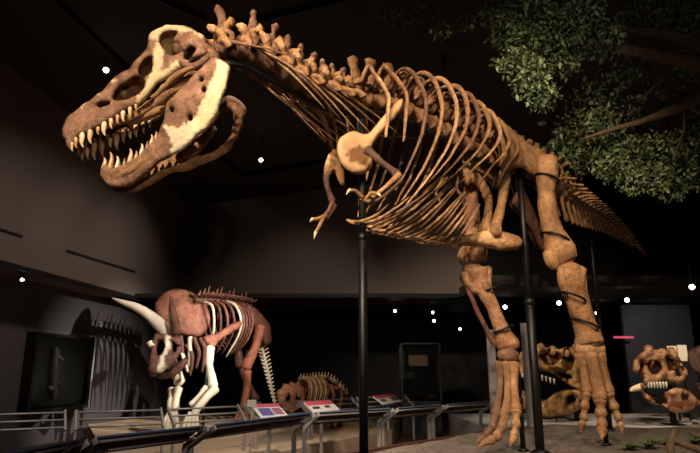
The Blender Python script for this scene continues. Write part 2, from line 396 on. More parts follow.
def vertebra(kind, seed):
    mb = MB(); rs = random.Random(seed); c1, c2 = TAN2, BRN
    def t(pts, col, **k): mb.tube([V(*p) for p in pts], col, **k)
    if kind == 'neck':
        t([(-.095, 0, 0, .09), (-.05, 0, 0, .075), (.05, 0, 0, .073), (.095, 0, 0, .088)], c2, n=10)
        t([(.03, 0, .06, .08), (0, 0, .13, .075), (-.04, 0, .19, .06)], c2, n=9)
        t([(-.02, 0, .12, .06), (-.03, 0, .2, .04), (-.04, 0, .31, .036), (-.03, 0, .39, .044), (-.025, 0, .425, .028)], c2, flat=.5, fdir=(1, 0, 0))
        for y in (-1, 1):
            t([(.0, y*.05, .08, .05), (.06, y*.11, .11, .045), (.12, y*.135, .13, .036), (.15, y*.14, .14, .02)], TAN, n=7)
            t([(-.02, y*.05, .12, .05), (-.06, y*.1, .17, .042), (-.1, y*.12, .18, .046), (-.115, y*.125, .18, .028)], c1, n=7)
            t([(.03, y*.06, .06, .055), (.02, y*.15, .0, .04), (.0, y*.19, -.07, .042), (-.01, y*.19, -.1, .025)], c1, n=7)
            t([(-.04, y*.09, -.01, .04), (-.07, y*.12, .06, .035), (-.02, y*.11, .1, .03)], BRN, n=6)
    elif kind == 'back':
        t([(-.085, 0, 0, .10), (-.04, 0, 0, .078), (.04, 0, 0, .078), (.085, 0, 0, .10)], c1, n=10)
        t([(.0, 0, .1, .07), (-.02, 0, .22, .06), (-.03, 0, .38, .065), (-.04, 0, .50, .075), (-.04, 0, .53, .05)], c1, flat=.35, fdir=(1, 0, 0))
        for y in (-1, 1):
            t([(0, y*.05, .1, .06), (-.02, y*.17, .2, .04), (-.03, y*.29, .25, .04), (-.03, y*.31, .25, .025)], c2, flat=.7, fdir=(1, 0, 0), n=7)
            t([(0, y*.05, .12, .04), (.08, y*.06, .16, .03), (.12, y*.06, .16, .03)], c1, n=6)
    else:
        t([(-.085, 0, 0, .085), (-.04, 0, 0, .066), (.04, 0, 0, .066), (.085, 0, 0, .085)], c2, n=9)
        t([(.0, 0, .06, .05), (-.05, 0, .2, .035), (-.09, 0, .33, .04), (-.1, 0, .36, .025)], c1, flat=.45, fdir=(1, 0, 0), n=7)
        for y in (-1, 1):
            t([(0, y*.05, .03, .045), (-.03, y*.17, .05, .03), (-.07, y*.28, .04, .032), (-.07, y*.3, .04, .02)], c1, flat=.5, fdir=(1, 0, 0), n=7)
            t([(0, y*.03, .1, .035), (.1, y*.04, .15, .025)], c2, n=6)
    return mb
protos = {}
def put_vertebra(kind, name, s, sc, j):
    key = (kind, j % 3)
    if key not in protos:
        o = vertebra(kind, j).build(name, FOSSIL if kind != 'tail' else BONE, None, rough=.022, freq=13+2*j)
        o.parent = rex; protos[key] = o
    else:
        o = place(protos[key], name, rex, Matrix.Identity(4))
    o.matrix_local = FM(s, sc); return o
ss, L = arcs(.15, 5.2, 9)
for j, s in enumerate(ss): put_vertebra('neck', 'neck_vertebra', s, (L/.19, 1+.05*j, 1.06-.03*j), j)
ss, L = arcs(5.2, 10.3, 13); DS = ss
for j, s in enumerate(ss): put_vertebra('back', 'back_vertebra', s, (L/.19, 1, .95), j)
ss, L = arcs(10.3, 11.4, 5)
for j, s in enumerate(ss): put_vertebra('back', 'hip_vertebra', s, (L/.19, .9, .9), j)
ss = [11.4+4.55*(k/27)**.8 for k in range(28)]
ta = [SF(s)[0] for s in ss]
for j, s in enumerate(ss):
    l = np.linalg.norm(ta[min(j+1, 27)]-ta[max(j-1, 0)])/(2 if 0 < j < 27 else 1); k = max(.12, 1.05*(1-j/28)**.85)
    put_vertebra('tail', 'tail_vertebra', s, (l/.185, k, k), j)
    if j < 22:
        c, f, l_, u = SF(s); mb = MB(); h = .30*k
        mb.tube([V(*(c-u*.07*k-f*.06), .03*k), V(*(c-u*(.07*k+h*.5)-f*.12), .028*k), V(*(c-u*(.07*k+h)-f*.22), .034*k)], TAN2, n=6, flat=.6)
        part('chevron_bone', mb)
# neck ribs: long slivers
for j in range(8):
    for y in (1, -1):
        c, f, l, u = SF(.5+j*.55); mb = MB(); n = .55+.06*j
        a = c+l*y*.19-u*.04; pts = [V(*a, .022), V(*(a-f*.18*n+l*y*.03-u*.05), .018), V(*(a-f*.6*n+l*y*.03-u*.14), .012), V(*(a-f*1.15*n-l*y*.02-u*.26), .005)]
        mb.tube(pts, TAN if j % 3 else BRN, n=6, flat=.7); part('neck_rib', mb, rough=.003)
# thin front ribs that hang from the base of the neck to the shoulder
for a in ([(256, 70), (276, 88), (298, 115), (326, 142)], [(262, 78), (284, 100), (306, 118), (327, 140)], [(296, 92), (312, 106), (325, 125), (331, 150)],
          [(308, 96), (320, 110), (328, 128), (334, 152)], [(326, 100), (333, 118), (337, 136), (338, 158)]):
    mb = MB(); mb.tube([T(p[0], p[1], 5.25+.6*(i/3)+(p[0]-256)*.003, (1.7, 1.5, 1.3, 1.0)[i]) for i, p in enumerate(a)], TAN2, n=6); part('neck_rib', mb, rough=.003)
# ribs
RW = [.40, .46, .56, .64, .68, .70, .69, .66, .62, .57, .50]; RD = [.75, .85, 1.15, 1.3, 1.36, 1.3, 1.18, 1.02, .86, .72, .55]
RQ = [1, 1, 1, 1, 1, 1, .9, .7, .4, .1, -.2]
RS = [5.3+4.05*k/10 for k in range(11)]
for j in range(11):
    c, f, l, u = SF(RS[j]); W, D = RW[j], RD[j]; q_ = .5+.5*min(1, j/5)
    for y in (1, -1):
        b = -f; k = RNG.uniform(-.02, .02)
        prof = [(.12, .10, 0, .03), (.30, .25, .02, .030), (W*.80, .17, .08, .029), (W, -.14*D, .13+k, .030), (W*.98, -.42*D, .08+k, .027), (W*.84, -.74*D, -.10*q_*RQ[j], .021), (W*.6, -D, -.30*q_*RQ[j], .014)]
        if j < 2: prof = prof[:5]+[(W*.95, -.75*D, .0, .02)]
        mb = MB(); mb.tube([V(*(c+l*y*a+u*d+b*e), r) for a, d, e, r in prof], [TAN, TAN2, BRN, TAN2][j % 4], n=8, sub=5, flat=.55, fdir=l)
        part('rib', mb, FOSSIL if j % 2 else BONE, rough=.009, freq=6)
# belly ribs
va, vb = P(347, 224, 5.75), P(446, 243, 6.62)
lat = nrm(SF(8)[2]*V(1, 1, 0)); cm = (va+vb)/2
def mirror(p): return p-2*np.dot(p-cm, lat)*lat
for j in range(16):
    t = j/15; rr_ = RNG.uniform(-2, 2, 4); a = (350+98*t, 221+22*t+3*math.sin(3.1*t)); e = (434+46*t+rr_[0], 170+36*t+rr_[1]*1.5)
    if j < 3: e = (a[0]+38+16*j, a[1]-16-11*j)
    Y0 = 5.75+.87*t; Y1 = 6.0+.5*t-(.25 if j < 3 else 0); m1 = (a[0]*.68+e[0]*.32, a[1]*.68+e[1]*.32+6+rr_[2]*.5); m2 = (a[0]*.32+e[0]*.68, a[1]*.32+e[1]*.68+5)
    pts = [T(*a, Y0+.04, 1.4), T(*m1, Y0*.7+Y1*.3-.22, 1.8), T(*m2, Y0*.3+Y1*.7-.24, 1.6), T(*e, Y1, .7)]
    for y in (1, -1):
        if y < 0 and j < 4: continue
        if y < 0:
            sp_ = spline(pts, 6)[:13 if j < 9 else 10]; sp_[-1][3] *= .5; pts = list(sp_)
        mb = MB(); mb.tube([V(*(p[:3] if y > 0 else mirror(p[:3])), p[3]*(.85 if y < 0 else .92)) for p in pts], [TAN2, TAN, BRN][j % 3], n=7, sub=5)
        part('belly_rib', mb, rough=.007, freq=12)
    mb = MB(); mb.tube([T(a[0]-3, a[1]-1, Y0+.03, 1.2), T(a[0]+3+rr_[3], a[1]+1.5, Y0-.05, 2.1), T(a[0]+9, a[1]+2, Y0-.1, 1.4)], TAN, n=7); part('belly_rib', mb, rough=.008, freq=14)
# skull and lower jaw
YS = 4.86
def halfw(u): return float(np.interp(u, [62, 80, 120, 160, 205], [.10, .12, .15, .22, .33]))
SK_OUT = [(63, 132), (63, 127), (67, 118), (77, 109), (87, 102), (99, 93), (108, 84), (115, 77), (124, 71.5), (131, 66), (137, 58), (143, 52), (147, 47), (148, 38), (155, 30), (170, 25), (186, 26), (199, 32), (207, 39),
          (211, 48), (208, 55), (198, 58), (190, 62), (182, 67), (169, 77), (155, 86), (146, 100), (135, 106), (125, 111), (113, 119), (103, 125), (94, 130), (82, 135), (75, 141), (70, 151), (66, 146)]
SK_HOLES = [[(97.5, 105), (102, 102), (108, 102.5), (111, 104), (105, 106), (100, 106.5)],
            [(113, 99), (115, 92), (121, 85), (129, 79.5), (136, 76), (143, 77), (145, 82), (143, 89), (137, 94), (128, 98.5), (119, 101)],
            [(139, 69), (142, 62), (147, 58), (152, 57), (153, 65), (150, 73), (144, 76), (140, 74)],
            [(160, 42), (162, 34), (168, 31), (177, 31), (175, 36), (172, 39), (178, 43), (182, 50), (176, 55), (169, 55), (164, 49)],
            [(184, 55), (187, 48), (192, 47), (196, 51), (192, 57), (187, 59)]]
def sk_map(side):
    def f(u, v, t):
        # distance below the local top line rounds the roof over towards the middle
        topv = np.interp(u, [63, 67, 77, 87, 99, 115, 131, 147, 155, 170, 186, 199, 207, 211], [128, 118, 109, 102, 93, 77, 66, 44, 31, 25, 26, 32, 39, 46])
        d = max(0, v-topv); w = halfw(u)*(1-.55*math.exp(-d/7.0))
        if u < 80: w *= math.sqrt(max(.05, 1-((80-u)/18.5)**2))
        p = P(u, v, YS-w); y = YS-p[1]+t
        return V(p[0], YS-side*y, p[2])
    return f
PUR = hexc('#9c745a')
def sk_col(u, v):
    n = mnoise.noise(Vector((u*.11, v*.11, 1)))
    bar = np.interp(v, [30, 45, 65, 95], [158, 163, 160, 149])
    cream = (148 < u < 203 and v < np.interp(u, [148, 165, 190, 203], [44, 33, 34, 40])+n*4) or (abs(u-bar) < 5.5+n*2 and 30 < v < 92) or (u > 136 and abs((v-98)+(u-142)*.80) < 6.5+n*3 and v > 62) or (82 < u < 118 and v < 110-(u-82)*.78 and n > -.2)
    return np.array(CRM if cream else (PUR if n > -.25 else BRN))
mb = MB()
for sd in (1, -1): mb.slab(SK_OUT, SK_HOLES, .032, 4, sk_map(sd), sk_col, step=2.6)
# roof between the two sides
top = [(64, 127), (67, 118), (77, 109), (87, 102), (99, 93), (115, 77), (124, 71.5), (131, 66), (137, 58), (147, 46), (155, 30), (170, 25), (186, 26), (199, 32), (207, 39)]
f1, f2 = sk_map(1), sk_map(-1)
ts = spline(top, 3); n = 7; vs = []; cs = []
for u, v in ts:
    a, b = f1(u, v+1.5, 0), f2(u, v+1.5, 0)
    for k in range(n):
        t = k/(n-1); vs.append(a*(1-t)+b*t+UP*.03*math.sin(math.pi*t)); cs.append(sk_col(u, v+2))
m_ = len(vs); vs += [x-UP*.045 for x in vs]; cs += cs; fs = []
for off, fl in ((0, 1), (m_, -1)):
    for i in range(len(ts)-1):
        for k in range(n-1): fs.append([off+i*n+k, off+i*n+k+1, off+(i+1)*n+k+1, off+(i+1)*n+k][::fl])
mb.add(vs, fs, np.array(cs))
# snout front, palate, braincase
mb.blob(P(72, 131, YS), (.05, .09, .10), PUR)
for y in (-.10, .10):
    mb.tube([T(100, 128, YS+y*.6, 3), T(130, 118, YS+y, 3.5), T(150, 106, YS+y, 5), T(172, 92, YS+y, 5), T(196, 74, YS+y, 5)], TAN2, n=8)
    mb.tube([T(128, 124, YS+y*.5, 3), T(150, 114, YS+y*.7, 4.5), T(165, 108, YS+y, 3)], TAN2, n=8)
mb.tube([T(176, 50, YS, 6), T(186, 47, YS, 11), T(200, 48, YS, 12), T(212, 52, YS, 8)], BRN, n=10)
for y in (-.27, .27): mb.tube([T(203, 44, YS+y, 5), T(210, 52, YS+y, 5), T(216, 60, YS+y*1.1, 5)], BRN, n=8)
mb.tube([T(180, 62, YS-.28, 3), T(194, 66, YS-.3, 3.5), T(210, 56, YS-.3, 3)], BRN, n=7)
mb.tube([T(152, 98, YS-.25, 2.4), T(163, 88, YS-.27, 3), T(178, 74, YS-.3, 3.2), T(196, 66, YS-.3, 3)], hexc('#a67c55'), n=7)
skull = part('skull', mb, SKULLBONE, rough=.013, freq=9)
# lower jaw
JW_OUT = [(101, 168), (105, 164), (113, 168), (128, 161), (140, 154), (154, 139), (161, 127), (164, 117), (167, 103), (176, 93), (193, 76), (206, 61.5), (213, 58), (220, 60), (228, 64), (231, 69), (228, 80), (225, 92), (220, 105), (213, 121),
          (201, 134), (184, 148), (171, 157), (160, 162), (147, 175), (128, 187), (113, 188), (104, 182), (100, 174)]
JH = [[(202.5, 91), (204, 88.5), (206, 90), (205, 93), (203, 93)], [(200.5, 80), (202, 78), (204, 79.5), (203, 82), (201, 82)], [(170, 110), (171.5, 108), (173.5, 110), (172, 112.5)],
      [(189.5, 118), (191, 115.5), (193, 117), (192.5, 120.5), (190.5, 120.5)]]
def jw_w(u): return float(np.interp(u, [100, 125, 155, 190, 230], [.09, .105, .14, .25, .36]))
def jw_map(side):
    def f(u, v, t):
        w = jw_w(u)
        if u < 113: w *= math.sqrt(max(.05, 1-((113-u)/14)**2))
        lean = np.clip((v-150)/60, -.8, .8)*.05
        p = P(u, v, YS-w+lean); return V(p[0], YS-side*(YS-p[1]+t), p[2])
    return f
CREAM_POLY = np.array([(217, 61), (229, 63), (233, 70), (228, 92), (214, 123), (201, 136), (184, 150), (170, 158), (173, 147), (167, 131), (163, 126.5), (168, 125.5), (178, 129), (190, 125), (199, 113), (205, 100), (211, 86), (217, 72)], float)
WHITE = hexc('#f1d9b0')
def jw_col(u, v):
    n = mnoise.noise(Vector((u*.3, v*.3, 5)))*1.5
    if inside(CREAM_POLY, np.array([[u+n, v+n]]))[0]: return np.array(WHITE if v > 118 and u < 200 else CRM)
    return np.array(PUR if mnoise.noise(Vector((u*.12, v*.12, 9))) > -.2 else BRN)
mb = MB()
mb.slab(JW_OUT, JH, .035, 5, jw_map(1), jw_col, step=2.2)
mb.slab(JW_OUT, [[(186, 108), (196, 92), (208, 76), (216, 76), (216, 92), (209, 112), (197, 126), (184, 134), (178, 126)]], .04, 5, jw_map(-1), lambda u, v: np.array(hexc('#8f6444') if v < 120 else TAN), step=2.6)
for y in (-.14, .14):
    mb.tube([T(108, 176, YS+y*.3, 4), T(130, 172, YS+y*.8, 4), T(160, 150, YS+y, 5), T(185, 135, YS+y*1.2, 6), T(205, 115, YS+y*1.3, 6)], TAN2, n=8)
mb.tube([T(176, 158, YS+.1, 4), T(190, 150, YS+.15, 7), T(203, 140, YS+.2, 6), T(214, 128, YS+.25, 4)], TAN, n=8)
for a in ([(190, 140, .16, 3), (202, 124, .2, 4), (212, 104, .24, 3)], [(182, 146, .14, 4), (194, 138, .2, 5), (206, 128, .22, 3)], [(200, 132, .1, 3), (210, 122, .18, 4), (218, 112, .25, 2.5)], [(178, 150, .2, 3), (186, 142, .26, 4), (200, 134, .3, 3)]):
    mb.tube([T(p[0], p[1], YS+p[2], p[3]) for p in a], TAN, n=7)
jaw = part('lower_jaw', mb, SKULLBONE, rough=.012, freq=9)
def tooth(par, f, u, v, du, dv, ln, r, col):
    a = f(u, v, .0); w = depth(a)/FPX; d = V(du*w, 0, -dv*w); d = d/np.linalg.norm(d)*ln*w; rr = r*w
    cv = V(d[2]*.16, 0, -d[0]*.16)
    mb = MB(); mb.tube([V(*(a-d*.25), rr*.85), V(*(a+d*.15), rr), V(*(a+d*.55+cv*.6), rr*.72), V(*(a+d*.85+cv*.5), rr*.36), V(*(a+d), rr*.06)], col, n=8, sub=3, flat=.7)
    o = mb.build('tooth', TOOTH, par); o['label'] = 'pale pointed tooth'; return o
TC = [hexc('#dcb685'), hexc('#c0935f'), hexc('#e8cda0'), hexc('#8a5f3c')]
UT = [(72, 144, 9, 2.2), (76, 140, 10, 2.3), (82, 135, 15, 3), (90, 132, 14, 3), (98, 128.5, 8, 2.2), (104, 125, 13, 3), (111, 121, 10, 2.3), (117.5, 117, 9, 2.3), (123, 113.5, 10, 2.6), (130, 109.5, 9, 2.3), (136, 106, 6, 1.9)]
for i, (u, v, ln, r) in enumerate(UT):
    for sd in (1, -1): tooth(skull, sk_map(sd), u, v-1, .25, 1, ln*(1 if sd > 0 else 1.15), r, TC[(i+(sd < 0)) % 3])
LT = [(104, 167, 13, 2.8), (110, 168, 20, 3.3), (117, 166.5, 14, 2.6), (124, 163.5, 9, 2.3), (130, 160, 15, 2.8), (136, 156.5, 9, 2.2), (141.5, 152, 12, 2.4), (147, 146, 8, 2.1), (151.5, 142, 11, 2.3), (156, 136, 8, 1.9)]
for i, (u, v, ln, r) in enumerate(LT):
    for sd in (1, -1): tooth(jaw, jw_map(sd), u, v+2.5, -.12, -1, ln, r, TC[(i+(sd < 0)) % 4])

# shoulder and arms
def plane_map(p0, ya, x0, x1, yb):        # plate whose distance runs from ya at x0 to yb at x1
    n = nrm(V((ya-yb), 0, 0)+V(0, 0, 0)) if False else None
    a, b = P(x0, p0, ya), P(x1, p0, yb); d = nrm((b-a)*V(1, 1, 0)); nn = V(d[1], -d[0], 0)
    def f(u, v, t): return P(u, v, ya+(yb-ya)*(u-x0)/(x1-x0))+nn*t
    return f
sc_out = [(341, 137), (352, 131), (364, 134), (371, 132), (380, 120), (391, 108), (400, 99), (404, 101), (402, 110), (392, 121), (381, 134), (373, 145), (369, 152), (373, 160), (370, 170), (358, 175), (347, 170), (339, 159), (337, 147)]
def sc_col(u, v): return np.array(hexc('#7d5636') if ((u-357)/12)**2+((v-156)/9)**2 < 1+.6*mnoise.noise(Vector((u*.2, v*.2, 0))) else TAN)
mb = MB(); mb.slab(sc_out, [], .035, 6, plane_map(150, 5.45, 340, 400, 5.75), sc_col, step=3); part('shoulder_blade', mb, SMOOTHBONE, rough=.006)
mb = MB(); mb.slab([(332, 150), (338, 150), (343, 165), (345, 186), (340, 184), (334, 172), (328, 178), (324, 170), (327, 158)], [], .03, 4, plane_map(150, 5.95, 325, 345, 6.1), np.array(TAN2), step=3); part('shoulder_blade', mb, BONE)
def limb(name, pts, col, m=BONE, n=10, flat=.82, rough=.011, extra=None, label=None):
    mb = MB(); mb.tube([T(*p) for p in pts], col, n=n, sub=4, flat=flat)
    for e in (extra or []): mb.tube([T(*p) for p in e], col, n=8, sub=3)
    return part(name, mb, m, rough=rough, freq=7 if rough < .012 else 5.5, label=label)
limb('upper_arm_bone', [(367, 150, 5.4, 5), (373, 155, 5.36, 4), (384, 164, 5.32, 3.3), (393, 171, 5.28, 4), (397, 175, 5.26, 4.6)], DBRN, FOSSIL)
limb('forearm_bone', [(399, 174, 5.24, 3.6), (390, 183, 5.2, 2.6), (378, 193, 5.15, 2.4), (369, 199, 5.12, 3.2)], TAN2)
limb('forearm_bone', [(401, 180, 5.26, 3.2), (391, 189, 5.23, 2.2), (379, 199, 5.18, 2.2), (370, 204, 5.14, 3)], BRN)
def hand(name, root, digs, clawcol=CRM):
    mb = MB(); mb.tube([T(*p) for p in root], TAN2, n=8, sub=3)
    for d in digs: mb.tube([T(*p) for p in d[:-1]], TAN2, n=7, sub=3)
    h = part(name, mb, BONE)
    for d in digs:
        m2 = MB(); a, b = d[-2], d[-1]; mid = tuple((np.array(a)+np.array(b))/2+np.array([0, -.6, 0, 0]))
        m2.tube([T(*a), T(mid[0], mid[1], mid[2], a[3]*.7), T(b[0], b[1], b[2], .3)], clawcol, n=7, sub=3); m2.build('claw', BONE, h)
    return h
hand('hand', [(370, 201, 5.12, 3.6), (364, 200, 5.1, 3), (361, 198, 5.08, 2.2)],
     [[(366, 199, 5.1, 2.4), (372, 193, 5.05, 2), (378, 194, 5.02, 2), (381, 197, 5.0, .4)], [(363, 198, 5.08, 2.2), (356, 191, 5.04, 1.9), (350, 190, 5.02, 1.9), (346, 195, 5.0, .4)]])
limb('upper_arm_bone', [(329, 170, 6.0, 4), (326, 180, 5.97, 3), (329, 192, 5.94, 3), (333, 202, 5.92, 4)], DBRN, FOSSIL)
limb('forearm_bone', [(333, 203, 5.9, 3), (329, 210, 5.86, 2.3), (325, 216, 5.82, 3)], RED)
limb('forearm_bone', [(336, 205, 5.92, 2.6), (331, 213, 5.88, 2), (327, 219, 5.84, 2.6)], DBRN)
hand('hand', [(326, 216, 5.82, 3), (322, 218, 5.8, 2.6)], [[(323, 217, 5.8, 2.2), (317, 219, 5.77, 2), (313, 219, 5.75, 2), (310, 222, 5.74, .4)], [(323, 219, 5.8, 2.2), (319, 226, 5.77, 2), (316, 232, 5.75, 2), (314, 239, 5.74, .4)]])

# hips
il = [(491, 119), (499, 117), (508, 126), (524, 139), (543, 151), (556, 159), (560, 168), (552, 176), (540, 178), (531, 174), (524, 168), (512, 169), (504, 172), (499, 164), (499, 150), (496, 134)]
ilm = plane_map(150, 6.45, 495, 556, 7.05)
mb = MB(); mb.slab(il, [], .05, 7, ilm, np.array(TAN2), step=3.5); part('hip_bone', mb, BONE, rough=.01, freq=5)
lv = SF(11)[2]
mb = MB(); mb.slab(il, [], .05, 7, lambda u, v, t: ilm(u, v, -t)-lv*.62, np.array(TAN2), step=4); part('hip_bone', mb, BONE, rough=.01, freq=5)
limb('pubis', [(505, 172, 6.8, 7), (505, 184, 6.76, 5), (502, 202, 6.7, 4.5), (498, 218, 6.64, 5), (495, 234, 6.6, 7)], TAN2, BONE)
limb('pubis', [(474, 176, 7.0, 6), (481, 184, 6.95, 5), (488, 198, 6.85, 4.5), (488, 213, 6.75, 4.5), (484, 232, 6.65, 6)], TAN2, FOSSIL)
boot = [(428, 238), (440, 236), (456, 238), (468, 234), (480, 231), (487, 226), (494, 224), (499, 230), (508, 233), (518, 236), (523, 242), (517, 250), (504, 251), (488, 248), (472, 246), (455, 245), (438, 243)]
mb = MB(); mb.slab(boot, [], .085, 7, plane_map(240, 6.45, 430, 522, 6.8), lambda u, v: np.array(hexc('#e3b27c') if 476 < u+3*mnoise.noise(Vector((v*.3, u*.1, 0))) < 501 else TAN2), step=3); part('pubic_boot', mb, BONE, rough=.012)
isch = [(514, 178), (521, 180), (526, 192), (534, 210), (542, 232), (547, 252), (543, 253), (533, 234), (522, 214), (512, 202), (516, 192)]
mb = MB(); mb.slab(isch, [], .035, 4, plane_map(210, 7.05, 512, 547, 7.6), np.array(BRN), step=3); part('ischium', mb, FOSSIL)
mb = MB(); mb.slab([(u-3, v+3) for u, v in isch], [], .035, 4, plane_map(210, 7.25, 512, 547, 7.8), np.array(DBRN), step=3); part('ischium', mb, FOSSIL)
# left leg
limb('thigh_bone', [(548, 158, 6.85, 9), (547, 168, 6.85, 11.5), (546, 190, 6.88, 9.5), (548, 212, 6.92, 9.2), (553, 232, 6.98, 10.5), (560, 250, 7.02, 15), (564, 261, 7.04, 13), (566, 265, 7.04, 9)], hexc('#b8885a'), BONE, n=18, flat=.85, rough=.02,
     extra=[[(547, 164, 6.85, 9), (537, 166, 6.95, 8), (531, 168, 7.05, 7)], [(549, 253, 6.98, 6), (552, 262, 6.95, 7), (556, 267, 6.95, 5)]])
limb('shin_bone', [(569, 266, 7.0, 10), (570, 273, 7.0, 13.5), (573, 287, 7.03, 11.5), (579, 308, 7.1, 10.8), (586, 328, 7.17, 11.5), (589, 341, 7.2, 14.5), (590, 346, 7.2, 11)], hexc('#b8885a'), BONE, n=18, rough=.02,
     extra=[[(561, 268, 6.95, 5), (562, 280, 6.95, 5), (566, 296, 7.0, 3)], [(581, 268, 6.97, 5), (580, 280, 6.97, 5), (583, 300, 7.05, 3)]])
limb('calf_bone', [(581, 272, 7.08, 5), (584, 292, 7.08, 3.5), (591, 315, 7.15, 3), (598, 340, 7.22, 4)], TAN2, BONE)
limb('ankle_bone', [(577, 349, 7.18, 6), (589, 350, 7.16, 7.5), (602, 349, 7.22, 6)], TAN, BONE)
for a in ([(580, 353, 7.18, 6), (584, 368, 7.2, 5), (586, 382, 7.22, 5), (587, 392, 7.22, 6)], [(590, 353, 7.14, 8), (594, 370, 7.16, 7), (598, 386, 7.18, 7), (600, 399, 7.18, 8)], [(599, 353, 7.2, 6.5), (602, 368, 7.22, 5.5), (606, 382, 7.24, 5.5), (609, 392, 7.24, 6.5)]):
    limb('foot_bone', a, TAN2, BONE)
def toe(pts, clawtip, col=TAN2, m=BONE):
    mb = MB()
    for a, b in zip(pts[:-1], pts[1:]):
        mid = [(a[i]+b[i])/2 for i in range(3)]+[min(a[3], b[3])*.72]
        mb.tube([T(*a), T(*mid), T(*b)], col, n=9, sub=4)
        mb.blob(T(*b)[:3], T(*b)[3]*1.05, col, nu=8, nv=6)
    o = part('toe', mb, m, rough=.006, freq=14)
    a = pts[-1]; m2 = MB(); mid = ((a[0]+clawtip[0])/2, (a[1]+clawtip[1])/2-1.2, (a[2]+clawtip[2])/2, a[3]*.7)
    m2.tube([T(*a), T(*mid), T(*clawtip, .5)], col, n=8, sub=3); m2.build('claw', BONE, o)
toe([(587, 394, 7.2, 5.5), (585, 406, 7.2, 4.6), (583.5, 417, 7.2, 4.2), (582, 424, 7.2, 3.8)], (580.5, 434, 7.2))
toe([(600, 401, 7.15, 7), (601, 413, 7.14, 6), (602, 424, 7.12, 5.6), (602, 431, 7.1, 5.5)], (602, 440, 7.02))
toe([(609, 394, 7.22, 6), (614, 406, 7.22, 5), (618, 417, 7.22, 4.5), (620.5, 425, 7.22, 4)], (622.5, 435, 7.2))
# right leg
MOT = hexc('#b58560')
limb('thigh_bone', [(478, 172, 7.35, 8), (474, 182, 7.34, 8.5), (471, 198, 7.3, 7.5), (472, 218, 7.22, 7.5), (474, 238, 7.14, 9), (475, 251, 7.08, 13), (475, 259, 7.06, 11)], MOT, FOSSIL, n=16, rough=.02,
     extra=[[(465, 250, 7.05, 5), (463, 257, 7.02, 6), (466, 264, 7.0, 4)]])
limb('shin_bone', [(475, 267, 6.95, 10), (475, 271, 6.95, 13), (481, 284, 6.95, 9), (488, 298, 6.95, 7), (496, 316, 6.98, 7), (503, 332, 7.0, 8.5), (508, 344, 7.02, 11), (509, 349, 7.02, 9)], MOT, FOSSIL, n=16, rough=.02,
     extra=[[(464, 273, 6.9, 5), (468, 282, 6.92, 5), (478, 292, 6.95, 4)], [(488, 268, 6.95, 5), (488, 282, 6.95, 4), (489, 294, 6.96, 4)]])
limb('calf_bone', [(462, 276, 6.95, 4), (469, 292, 6.97, 2.8), (478, 312, 7.0, 2.4), (489, 335, 7.03, 3), (497, 345, 7.03, 4)], RED, FOSSIL)
limb('ankle_bone', [(499, 355, 7.0, 6), (509, 355, 6.98, 7), (517, 357, 7.0, 5)], BRN, FOSSIL)
for a, c in (([(499, 362, 7.02, 4.5), (501, 380, 7.02, 3.5), (498, 400, 7.0, 3.5), (495, 416, 6.98, 4.5)], BRN), ([(506, 362, 6.98, 5), (508, 380, 6.98, 3.8), (507, 400, 6.96, 4), (505, 413, 6.94, 5.5)], TAN2), ([(514, 363, 6.98, 5.5), (514, 380, 6.98, 4.3), (515, 398, 6.96, 4.3), (516, 409, 6.95, 6)], hexc('#b98a5e'))):
    limb('foot_bone', a, c, BONE)
toe([(495, 418, 6.97, 4.6), (492, 427, 6.93, 4.2), (487, 434, 6.9, 3.8), (483, 438, 6.88, 3.6)], (475, 445, 6.84), BRN)
toe([(505, 415, 6.93, 5.5), (502, 427, 6.88, 5), (497, 436, 6.82, 5), (491, 440, 6.78, 4.6)], (478, 447.5, 6.72), TAN2)
toe([(516, 411, 6.94, 6), (516, 424, 6.9, 5), (514, 434, 6.87, 4.6), (513, 439, 6.84, 4.4)], (510, 447, 6.8), hexc('#b98a5e'))
# clamps and steel armature on the bones
def band(px, py, Y, r, d):
    p = P(px, py, Y); w = depth(p)/FPX; d = nrm(d); a = nrm(np.cross(d, V(0, 1, 0))); b = np.cross(d, a); mb = MB()
    pts = [V(*(p+(a*math.cos(t)+b*math.sin(t))*r*1.13*w), .015) for t in np.linspace(0, 2*math.pi, 17)]
    mb.tube(pts, hexc('#15130f'), n=6, sub=1); o = mb.build('clamp_band', STEEL, rex); o['label'] = 'black steel clamp band'
for a in ((546, 179, 6.87, 11), (555, 238, 7.0, 12.5), (571, 297, 7.05, 12.5), (584, 324, 7.15, 12.2)): band(*a, P(a[0]+3, a[1]-20, a[2])-P(a[0]-3, a[1], a[2]))
for a in ((491, 289, 6.95, 8.5), (503, 329, 7.0, 9.2)): band(*a, P(a[0]-9, a[1]-20, a[2])-P(a[0], a[1], a[2]))
mb = MB(); mb.tube([V(*(SF(s)[0]-UP*(.17 if s < 5.5 else .15)), .035 if s < 8 else .03) for s in np.linspace(.1, 11, 40)], hexc('#15130f'), n=8, sub=1)
o = mb.build('armature_rod', STEEL, rex); o['label'] = 'black steel rod under the backbone'
mb = MB(); mb.tube([T(376, 137, 5.7, .9), T(400, 137, 5.8, .9), T(430, 140, 6.1, .9)], (0, 0, 0), n=6); o = mb.build('armature_rod', STEEL, rex); o['label'] = 'thin black steel rod behind the shoulder blade'; mb = MB(); mb.tube([T(497, 172, 6.9, 1.2), T(489, 200, 6.85, 1.2), T(480, 232, 6.75, 1.2)], (0, 0, 0), n=6)
o = mb.build('armature_rod', STEEL, rex); o['label'] = 'thin black steel rod between the hip bones'

